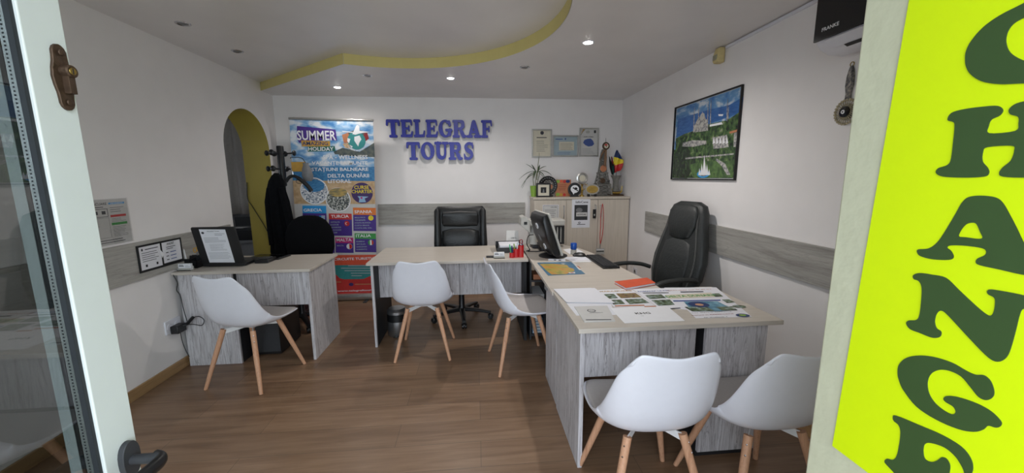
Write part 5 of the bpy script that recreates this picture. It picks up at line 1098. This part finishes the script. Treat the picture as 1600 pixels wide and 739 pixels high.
flat('paper_sheet', 'narrow sheet strip with small marks lying above the map', 'paper', ((893, 408.2), (924, 407.6), (924, 409.2), (895, 409.8)), 'white')
flat('paper_sheet', 'bright white sheet at the far end of the right desk by the blue stamp', 'paper', ((880, 390), (898, 387), (912, 394), (890, 397)), 'white')
b = MB(); b.box(-.075, .065, -.012, .012, 0, .012, 'white_plastic'); b.box(-.03, -.01, -.0125, -.012, .003, .009, 'black'); b.box(.01, .03, -.0125, -.012, .003, .009, 'black'); q = at(871, 407, 2, TZ); o = tag(b.build('correction_pen', bevel=.003, loc=(q.x, q.y, TZ)), 'short white marker lying at the monitor foot', 'marker'); o.rotation_euler.z = -.25
kbd = thing('keyboard', 'black computer keyboard along the right edge of the long desk', 'keyboard', (1.005, 2.93, TZ), math.radians(-89))
b = MB(); b.box(-.225, .225, -.066, .066, 0, .014, 'black_plastic'); b.build('case', kbd, bevel=.003)
b = MB()
for r in range(5):
    for c in range(18): b.box(-.212+c*.0237, -.212+c*.0237+.019, -.055+r*.0215, -.055+r*.0215+.017, .014, .020, 'dark_grey')
b.build('keys', kbd, smooth=False)
b = MB(); b.loft([((0, 0, 0), (.030, 0, 0), (0, .055, 0)), ((0, 0, .012), (.032, 0, 0), (0, .057, 0)), ((0, -.004, .028), (.022, 0, 0), (0, .042, 0)), ((0, -.006, .034), (.008, 0, 0), (0, .018, 0))], 'black_plastic', 24, 2.4)
q = at(903, 400.5, 2, TZ); o = tag(b.build('mouse', loc=(q.x+.01, q.y, TZ)), 'black computer mouse beside the keyboard', 'mouse'); o.rotation_euler.z = 1.2
q = at(897.5, 398, 2, TZ); stp = thing('stamp', 'blue capped self-inking stamp standing on the long desk', 'stamp', (q.x, q.y+.03, TZ))
b = MB(); b.lathe([(.026, 0), (.026, .035), (.022, .04), (.020, .045)], (0, 0, 0), 'light_grey', 20); b.build('body', stp); b = MB(); b.lathe([(.026, .045), (.028, .05), (.028, .095), (.024, .102)], (0, 0, 0), 'blue_plastic', 20); b.build('cap', stp)
nb = thing('notebook', 'bright orange hardcover notebook lying on the right desk', 'notebook', (0, 0, 0)); P = Print(V((0, 0, TZ+.014)), X, Y); c4 = [V(P.uv(*q)).to_3d() for q in ((978, 450), (1024.5, 442), (1011, 434), (960, 440))]; cc = sum(c4, V())/4; cc.z = 0
nb.location = (cc.x, cc.y, TZ); c4 = [c-cc for c in c4]
MB().prism([(c.x, c.y) for c in c4], V((0, 0, .0135)), X, Y, .002, 'orange').build('cover', nb, smooth=False)
MB().prism([(c.x*.97, c.y*.97) for c in c4], V((0, 0, .002)), X, Y, .0115, 'paper').build('pages', nb, smooth=False)
MB().prism([(c.x, c.y) for c in c4], V((0, 0, 0)), X, Y, .002, 'orange').build('cover', nb, smooth=False)
# printed sheets on the near part
K8 = lambda x, y: (860+x/4.444, 430+y/4.444)
def f_s1(P):
    k = lambda pts: [P.uv(*K8(*q)) for q in pts]
    P.ptext('MARAMUREȘ', *K8(345, 104), *K8(560, 120), 'ochre', 2)
    for a, m in (([(370, 133), (440, 130), (470, 160), (405, 165)], 'photo_print'), ([(455, 128), (590, 124), (635, 154), (490, 160)], 'photo_print_warm'), ([(420, 172), (490, 170), (520, 200), (435, 204)], 'photo_print'), ([(515, 168), (640, 163), (690, 192), (550, 202)], 'photo_print')): P.poly(k(a), m, 2)
    for a in ([(445, 210), (650, 206), (655, 213), (450, 218)], [(650, 216), (730, 213), (735, 220), (655, 222)]): P.poly(k(a), 'kraft', 2)
def f_s2(P):
    k = lambda pts: [P.uv(*K8(*q)) for q in pts]
    P.ptext('ROMANIA LA PAS', *K8(612, 104), *K8(822, 118), 'ink_blue', 2)
    for a, m in (([(655, 138), (770, 134), (805, 160), (690, 166)], 'photo_print'), ([(700, 174), (830, 170), (865, 206), (750, 212)], 'photo_print')): P.poly(k(a), m, 2)
    P.poly(k([(640, 122), (820, 120), (822, 125), (645, 127)]), 'ink', 2); P.poly(k([(830, 230), (900, 226), (905, 231), (835, 236)]), 'ink', 2)
def f_s3(P):
    k = lambda pts: [P.uv(*K8(*q)) for q in pts]
    P.ptext('EXCURSII DE O ZI IN', *K8(815, 96), *K8(1110, 110), 'kraft', 2)
    P.poly(k([(900, 114), (1060, 112), (1065, 118), (905, 121)]), 'ink', 2)
    P.poly(k([(795, 138), (1115, 122), (1145, 152), (822, 164)]), 'paper_cream', 2); P.ptext('DELTA DUNARII', *K8(812, 132), *K8(1125, 157), 'green', 3)
    P.poly(k([(1120, 128), (1170, 126), (1200, 148), (1145, 152)]), 'photo_print', 2); P.poly(k([(1190, 170), (1240, 168), (1285, 190), (1225, 194)]), 'photo_print', 2)
    P.poly(k([(850, 176), (1180, 170), (1182, 178), (855, 184)]), 'ink_blue', 2)
    P.poly(k([(925, 185), (1160, 182), (1215, 210), (1300, 240), (1180, 252), (990, 252)]), 'water_print', 2); P.poly(k([(930, 222), (1080, 218), (1140, 250), (985, 252)]), 'photo_print', 3)
    u, v = P.uv(*K8(1030, 205)); P.ell(u, v, .055, .045, 'navy', 4); P.ell(u, v-.005, .022, .018, 'skin_print', 5)
    P.poly(k([(1150, 222), (1260, 218), (1300, 244), (1190, 248)]), 'photo_print', 4); u, v = P.uv(*K8(1310, 218)); P.ell(u, v, .035, .022, 'photo_print', 3)
    P.ptext('Intrare in REZERVATIE', *K8(985, 266), *K8(1270, 282), 'dark_red', 2); P.ptext('cu ghid inclus', *K8(975, 254), *K8(1260, 263), 'ink', 2); P.ptext('la Sulina !', *K8(1070, 287), *K8(1225, 297), 'black', 2)
    u, v = P.uv(*K8(1335, 280)); P.ell(u, v, .034, .022, 'navy', 3); P.ell(u, v, .018, .011, 'lime', 4)
flat('poster_sheet', 'printed trip poster with ochre title and four photos, beside the lilac folder', 'poster', (K8(330, 103), K8(560, 95), K8(745, 225), K8(440, 222)), 'paper', f_s1)
flat('poster_sheet', 'printed trip poster with a blue title in the middle of the near right desk', 'poster', (K8(566, 95), K8(815, 90), K8(960, 240), K8(750, 225)), 'paper', f_s2)
flat('poster_sheet', 'large printed delta trip poster at the right end of the near desk', 'poster', (K8(790, 87), K8(1150, 84), K8(1400, 290), K8(1010, 300), K8(965, 255)), 'paper', f_s3, z=TZ+.0003)
b = MB(); P = Print(V((0, 0, TZ)), X, Y); fpt = [P.uv(*K8(*q)) for q in ((36, 103), (300, 95), (440, 200), (128, 196))]; c = V((.6, 2.06, 0))
for i in range(5): b.prism([(u-c.x+.003*i*(1 if i % 2 else -1), v-c.y+.002*i) for u, v in fpt], V((0, 0, .0012*i)), X, Y, .0006, 'paper')
tag(b.build('paper_folder', smooth=False, loc=(c.x, c.y, TZ)), 'folded pale lilac folder of sheets at the left edge of the near desk', 'folder')
flat('paper_sheet', 'plain white sheet peeking out beneath the lilac folder and the brochure', 'paper', (K8(60, 130), K8(420, 200), K8(455, 275), K8(180, 280)), 'paper', z=TZ-.00005, thick=.0003)
def f_br(P):
    u, v = P.uv(*K8(285, 246)); P.ell(u, v, .022, .022, 'ink', 1); P.ell(u, v, .017, .017, 'paper_dim', 2); P.rect(u-.012, v-.002, u+.014, v+.002, 'ink', 3); P.rect(u-.02, v-.035, u+.05, v-.031, 'mid_grey', 1)
    P.poly([P.uv(*K8(*q)) for q in ((245, 308), (420, 306), (425, 311), (248, 313))], 'ink', 1)
flat('brochure', 'stapled cream brochure with a small round emblem at the near left corner of the desk', 'brochure', (K8(165, 222), K8(395, 216), K8(450, 320), K8(235, 328)), 'paper_dim', f_br, thick=.004)
def f_khg(P): P.ptext('KHG', *K8(596, 256), *K8(686, 272), 'black', 1); P.ptext('Travel', *K8(630, 281), *K8(645, 284), 'ink', 1)
flat('paper_sheet', 'white sheet with a short bold black logo at the front edge of the desk', 'paper', (K8(412, 228), K8(810, 214), K8(935, 318), K8(515, 334)), 'white', f_khg, z=TZ+.0008)

# bin under the middle desk
bi = thing('waste_bin', 'small brushed steel pedal bin under the middle desk', 'bin', (-.745, 3.44, 0))
b = MB(); b.lathe([(.085, 0), (.088, .004), (.088, .20), (.086, .205)], (0, 0, 0), 'steel', 36); b.build('body', bi)
b = MB(); b.lathe([(.086, .205), (.092, .21), (.092, .235), (.085, .24), (.07, .255), (.0, .262)], (0, 0, 0), 'steel', 36); b.build('lid', bi)
b = MB(); b.lathe([(.090, .14), (.0895, .205)], (0, 0, 0), 'black_plastic', 36); b.build('collar', bi)
b = MB(); b.box(-.02, .02, -.115, -.08, .008, .016, 'black_plastic'); b.build('pedal', bi, bevel=.003)

# ================================================================== ON THE CUPBOARD
CZ = 1.2005
def cz(x, y, d=4.50): return at(x, y, 1, d)
pp = thing('potted_plant', 'small potted plant with narrow drooping leaves on the cupboard', 'plant', (.705, 4.56, CZ))
b = MB(); b.lathe([(.040, 0), (.052, .13), (.048, .13), (.044, .115), (0, .115)], (0, 0, 0), 'lime', 24); b.build('pot', pp)
b = MB()
for dx in (-.01, .012, .03): b.tube(smoothpts([(dx*.6, 0, .11), (dx*1.5, .0, .2), (dx*2+.01, 0, .30)], 4), .004, 'stem', 6)
b.tube(smoothpts([(.03, 0, .2), (.045, 0, .38), (.055, 0, .47), (.058, 0, .52)], 5), [.004]*10+[.002]*6, 'stem', 6); b.build('stem', pp)
b = MB(); rnd = random.Random(4)
def leaf(b, base, az, L, rise, droop, w):
    d_ = V((math.cos(az), math.sin(az)*.5, 0)); s_ = V((-d_.y, d_.x, 0)).normalized(); vs = []
    for i in range(8):
        t = i/7; p = V(base)+d_*L*t+Z*(rise*t-droop*t*t); ww = w*math.sin(PI*(0.08+0.92*t))**.8; vs += [p-s_*ww+Z*ww*.5, p+Z*0, p+s_*ww+Z*ww*.5]
    b.add(vs, [(i*3+j, i*3+j+1, i*3+j+4, i*3+j+3) for i in range(7) for j in (0, 1)], 'leaf')
for az, L, ri, dr in ((.15, .17, .05, .10), (.5, .12, .09, .04), (2.9, .20, .0, .10), (2.5, .14, .1, .02), (3.3, .16, .04, .22), (-.3, .12, .0, .16), (1.2, .10, .1, .0), (4.4, .13, .03, .12), (5.3, .14, .04, .1), (2.0, .12, .12, .02), (3.6, .2, -.02, .14)):
    leaf(b, (.03+.02*math.cos(az), 0, .29+.02*math.sin(az*3)), az, L, ri, dr, .012)
b.build('foliage', pp, solid=.0015)
fr = thing('photo_frame', 'small square black photo frame standing on the cupboard', 'photo frame', (.79, 4.41, CZ))
b = MB()
for u0, v0, u1, v1 in ((-.085, 0, .085, .018), (-.085, .147, .085, .165), (-.085, .018, -.067, .147), (.067, .018, .085, .147)): b.box(u0, u1, -.012, .008, v0, v1, 'black')
b.build('frame', fr, bevel=.002)
P = Print(V((0, -.004, 0)), X, Z); P.rect(-.067, .018, .067, .147, 'paper_cream', 0); P.rect(-.033, .05, .033, .115, 'black', 1); P.poly([(-.012, .055), (.012, .055), (.004, .095), (-.004, .095)], 'mid_grey', 2); P.mb.build('photo', fr, smooth=False)
MB().box(-.03, .03, .008, .05, 0, .01, 'black').build('stand', fr, smooth=False)
rp = thing('decorative_plate', 'round dark carved plate standing behind the small black photo frame', 'plate', (.865, 4.53, CZ))
b = MB(); b.lathe([(.0, .0), (.112, -.004), (.116, .004), (.110, .012), (.078, .010), (.070, .004), (0, .004)], (0, 0, .13), 'black', 44, -Y); b.build('rim', rp)
P = Print(V((0, -.0145, .13)), X, Z)
P.ell(0, 0, .068, .068, 'trophy_patina', 1); P.poly([(-.05, -.01), (.0, .02), (.05, .01), (.055, -.02), (.03, -.05), (-.02, -.06)], 'kraft', 2); P.poly([(-.04, .02), (.05, .025), (.04, .035), (-.04, .032)], 'paper_dim', 3); P.mb.build('relief', rp, smooth=False)
b = MB()
for i in range(22): a = 2*PI*i/22; b.ball((.092*math.cos(a), -.012, .13+.092*math.sin(a)), (.008, .004, .006), 'mid_grey', 8)
b.build('carving', rp)
b = MB(); b.box(.0, .06, -.03, .03, 0, .016, 'black'); b.build('stand', rp, bevel=.002)
pq = thing('plaque', 'square orange brown award plaque with painted fruit corners', 'plaque', (1.055, 4.55, CZ))
MB().box(-.095, .095, -.01, .01, 0, .20, 'kraft').build('board', pq, bevel=.002)
P = Print(V((-.095, -.0105, 0)), X, Z)
for u, v, r, m in ((.03, .18, .022, 'lime'), (.07, .182, .016, 'coral'), (.11, .178, .02, 'banner_red'), (.15, .18, .026, 'navy'), (.03, .025, .026, 'lime'), (.07, .02, .018, 'ochre'), (.11, .02, .018, 'banner_red')): P.ell(u, v, min(r, .028), min(r, .019), m, 1, 18)
P.lines(.04, .07, .16, .15, 4, 'dark_red', 1, .2, 5); P.mb.build('print', pq, smooth=False)
MB().box(-.03, .03, .01, .05, 0, .01, 'black').build('stand', pq, smooth=False)
aw = thing('round_award', 'round black award with a white bubble emblem in front of the plaque', 'award', (1.165, 4.43, CZ))
b = MB(); b.lathe([(0, 0), (.078, 0), (.082, .006), (.076, .014), (0, .014)], (0, 0, .085), 'dark_grey', 40, -Y); b.build('disc', aw)
P = Print(V((0, -.0145, .085)), X, Z); P.ell(0, 0, .068, .068, 'black', 1); P.ell(0, .006, .050, .046, 'white', 2); P.poly([(-.03, -.03), (.0, -.035), (-.014, -.06)], 'white', 2); P.ell(.012, .01, .02, .016, 'black', 3); P.ell(-.016, .018, .01, .008, 'black', 3); P.ell(.03, -.012, .01, .008, 'black', 3); P.mb.build('emblem', aw, smooth=False)
MB().box(-.05, .05, -.02, .03, 0, .012, 'black').build('stand', aw, bevel=.002)
tp = thing('trophy', 'gold and silver trophy with a round medallion on top', 'trophy', (1.275, 4.50, CZ))
b = MB(); b.lathe([(.03, 0), (.03, .012), (.012, .025), (.014, .06), (.020, .075), (.010, .09), (.012, .13), (.022, .145)], (0, 0, 0), 'gold', 20); b.build('stem', tp)
b = MB(); b.lathe([(0, 0), (.068, 0), (.070, .008), (.055, .012), (.050, .008), (0, .008)], (0, 0, .215), 'silver_frame', 36, -Y); b.lathe([(0, .008), (.034, .008), (.036, .012), (0, .014)], (0, 0, .215), 'paper_cream', 28, -Y); b.build('medallion', tp)
b = MB()
for s_ in (-1, 1): b.tube(smoothpts([(s_*.01, 0, .08), (s_*.05, 0, .10), (s_*.06, 0, .14), (s_*.03, 0, .145)], 5), .005, 'gold', 8); b.ball((s_*.06, 0, .15), .012, 'silver_frame', 10)
b.build('ornament', tp)
op = thing('oval_plate', 'small oval gold plate on a dark stand beside the trophy', 'plate', (1.385, 4.45, CZ))
b = MB(); n = 36
for (ra, rb), d0, m_ in (((.088, .062), 0, 'silver_frame'), ((.070, .046), -.006, 'gold')): b.prism([(ra*math.cos(2*PI*i/n), rb*math.sin(2*PI*i/n)) for i in range(n)], V((0, d0, .085)), X, Z, .008, m_)
b.build('plate', op, bevel=.002); P = Print(V((0, -.0145, .085)), X, Z); P.lines(-.04, -.02, .045, .025, 3, 'brass', 1, .3, 3); P.mb.build('engraving', op, smooth=False)
b = MB(); b.box(-.05, -.03, -.02, .03, 0, .028, 'black'); b.box(.03, .05, -.02, .03, 0, .028, 'black'); b.build('stand', op, smooth=False)
# lattice tower ornament with a mask head and a horn hanging on it
tw = thing('tower_ornament', 'tall metal lattice tower ornament on the cupboard', 'ornament', (1.55, 4.585, CZ))
sec_ = [(.0, .105, .090), (.13, .085, .070), (.135, .090, .075), (.145, .075, .06), (.27, .05, .042), (.275, .056, .048), (.285, .042, .036), (.43, .026, .022), (.44, .03, .026), (.52, .018, .016), (.56, .006, .006)]
b = MB()
for (z0, a0_, _), (z1, a1_, _) in zip(sec_[:-1], sec_[1:]):
    for sx in (-1, 1):
        for sy_ in (-1, 1): b.tube([(sx*a0_, sy_*a0_*.7, z0), (sx*a1_, sy_*a1_*.7, z1)], .011 if z0 < .14 else .008, 'stone', 6)
b.build('frame', tw)
b = MB()
for z0, a0_, z1, a1_ in ((.0, .105, .13, .085), (.145, .075, .27, .05), (.285, .042, .43, .026), (.44, .03, .52, .018)):
    for k in range(3 if z0 < .2 else 5):
        n_ = 3 if z0 < .2 else 5
        t0, t1 = k/n_, (k+1)/n_
        for sy_ in (-1, 1):
            for s_ in (-1, 1): b.tube([(s_*(a0_+(a1_-a0_)*t0), sy_*.7*(a0_+(a1_-a0_)*t0), z0+(z1-z0)*t0), (-s_*(a0_+(a1_-a0_)*t1), sy_*.7*(a0_+(a1_-a0_)*t1), z0+(z1-z0)*t1)], .004, 'stone', 5)
            b.tube([(-(a0_+(a1_-a0_)*t0), sy_*.7*(a0_+(a1_-a0_)*t0), z0+(z1-z0)*t0), ((a0_+(a1_-a0_)*t0), sy_*.7*(a0_+(a1_-a0_)*t0), z0+(z1-z0)*t0)], .004, 'stone', 5)
b.build('lattice', tw)
for z0, a_ in ((.13, .095), (.272, .062), (.432, .034)): MB().box(-a_, a_, -a_*.72, a_*.72, z0, z0+.012, 'stone').build('platform', tw, bevel=.001)
for x, z, m_, r in ((-.02, .185, 'bronze', .032), (.045, .18, 'trophy_patina', .026), (-.005, .33, 'kraft', .04)):
    b = MB(); b.lathe([(0, 0), (r, 0), (r, .006), (r*.7, .009), (r*.65, .006), (0, .006)], (x, -.072 if z < .3 else -.045, z), m_, 24, -Y); tag(b.build('magnet', loc=tw.location), {.185: 'round brown souvenir medal on the lattice tower', .18: 'round grey souvenir medal on the lattice tower', .33: 'orange brown round souvenir on the middle of the lattice tower'}[z], 'souvenir')
rt = thing('rattle', 'wooden rattle with a round painted head leaning on the tower ornament', 'souvenir', (1.557, 4.522, CZ+.36))
b = MB(); b.tube(smoothpts([(0, 0, 0), (.004, 0, .10), (.006, 0, .19)], 4), [.016]*5+[.013]*4, 'turned_wood', 12); b.build('handle', rt)
b = MB(); b.lathe([(0, 0), (.040, 0), (.046, .012), (.040, .024), (.030, .026), (.028, .022), (0, .022)], (.006, .012, .235), 'bronze', 30, -Y); hd_ = b.build('head', rt)
P = Print(V((.006, -.0125, .235)), X, Z); P.ell(0, 0, .027, .027, 'paper_cream', 1); P.ell(-.004, .012, .018, .011, 'red', 2); P.ell(.002, -.006, .006, .006, 'black', 2); P.mb.build('painting', hd_, smooth=False)
b = MB(); b.tube(smoothpts([(-.01, .0, .185), (-.035, 0, .15), (-.055, 0, .10), (-.062, 0, .06)], 5), [.012-.0006*i for i in range(16)], 'turned_wood', 10); b.build('horn', rt)
b = MB(); b.tube([(.006, .01, .27), (.006, .01, .33)], .002, 'dark_grey', 6); b.build('pin', rt)
# small flags in a dark vase
fl = thing('vase', 'dark stone vase holding small flags in the corner of the cupboard top', 'vase', (1.715, 4.56, CZ+.052))
b = MB(); b.lathe([(.040, 0), (.044, .02), (.036, .05), (.034, .12), (.045, .16), (.058, .18), (.064, .195), (.055, .195), (.03, .17)], (0, 0, 0), 'stone', 20); b.build('body', fl)
def flagcloth(name, label, base, top, cols, w):
    t = thing(name, label, 'flag', (1.715, 4.56, CZ+.052))
    b = MB(); b.tube([base, top], .003, 'dark_grey', 6); b.build('pole', t)
    B, T = V(base), V(top); L = T.z-B.z; b = MB(); n = len(cols)
    for c_i, c in enumerate(cols):
        def fn(u, v, c_i=c_i):
            s_ = (c_i+v)/n; z = T.z-.005-(L*.72)*s_; ww = w*math.sin(PI*(.06+.72*s_))**.9
            return V((B.x+(T.x-B.x)*(z-B.z)/L+(u-.35)*ww, B.y-.012+.014*math.sin(u*9+s_*3), z-(u-.3)*.03*(1 if s_ < .5 else -1)))
        b.grid(fn, 10, 6, c)
    b.build('cloth', t, solid=.002)
flagcloth('small_flag', 'small blue, yellow and red striped flag drooping above the vase', (0, 0, .14), (.0, -.02, .50), ('navy', 'yellow', 'red'), .12)
flagcloth('small_flag', 'small dark flag furled beside the coloured flag', (-.03, 0, .14), (-.095, -.01, .42), ('black', 'black'), .045)
flagcloth('small_flag', 'small dark red flag furled between the tower and the coloured flag', (-.02, .01, .14), (-.062, .02, .42), ('dark_red', 'dark_green'), .035)
sb = thing('brass_ornament', 'low golden boat-shaped ornament at the right end of the cupboard top', 'ornament', (1.715, 4.545, CZ))
MB().box(-.085, .085, -.045, .06, 0, .018, 'bronze').build('base', sb, bevel=.002)
b = MB(); b.loft([((-.07, 0, .045), (0, .01, 0), (0, 0, .012)), ((-.05, 0, .035), (0, .03, 0), (0, 0, .016)), ((.04, 0, .035), (0, .03, 0), (0, 0, .016)), ((.075, 0, .055), (0, .008, 0), (0, 0, .014))], 'gold', 16, 2); b.build('hull', sb)
b = MB()
for x in (.06, .072): b.tube([(x, -.01, .05), (x+.004, -.01, .12)], .003, 'brass', 6)
b.tube([(-.06, -.02, .04), (-.055, -.02, .09)], .003, 'brass', 6); b.build('masts', sb)
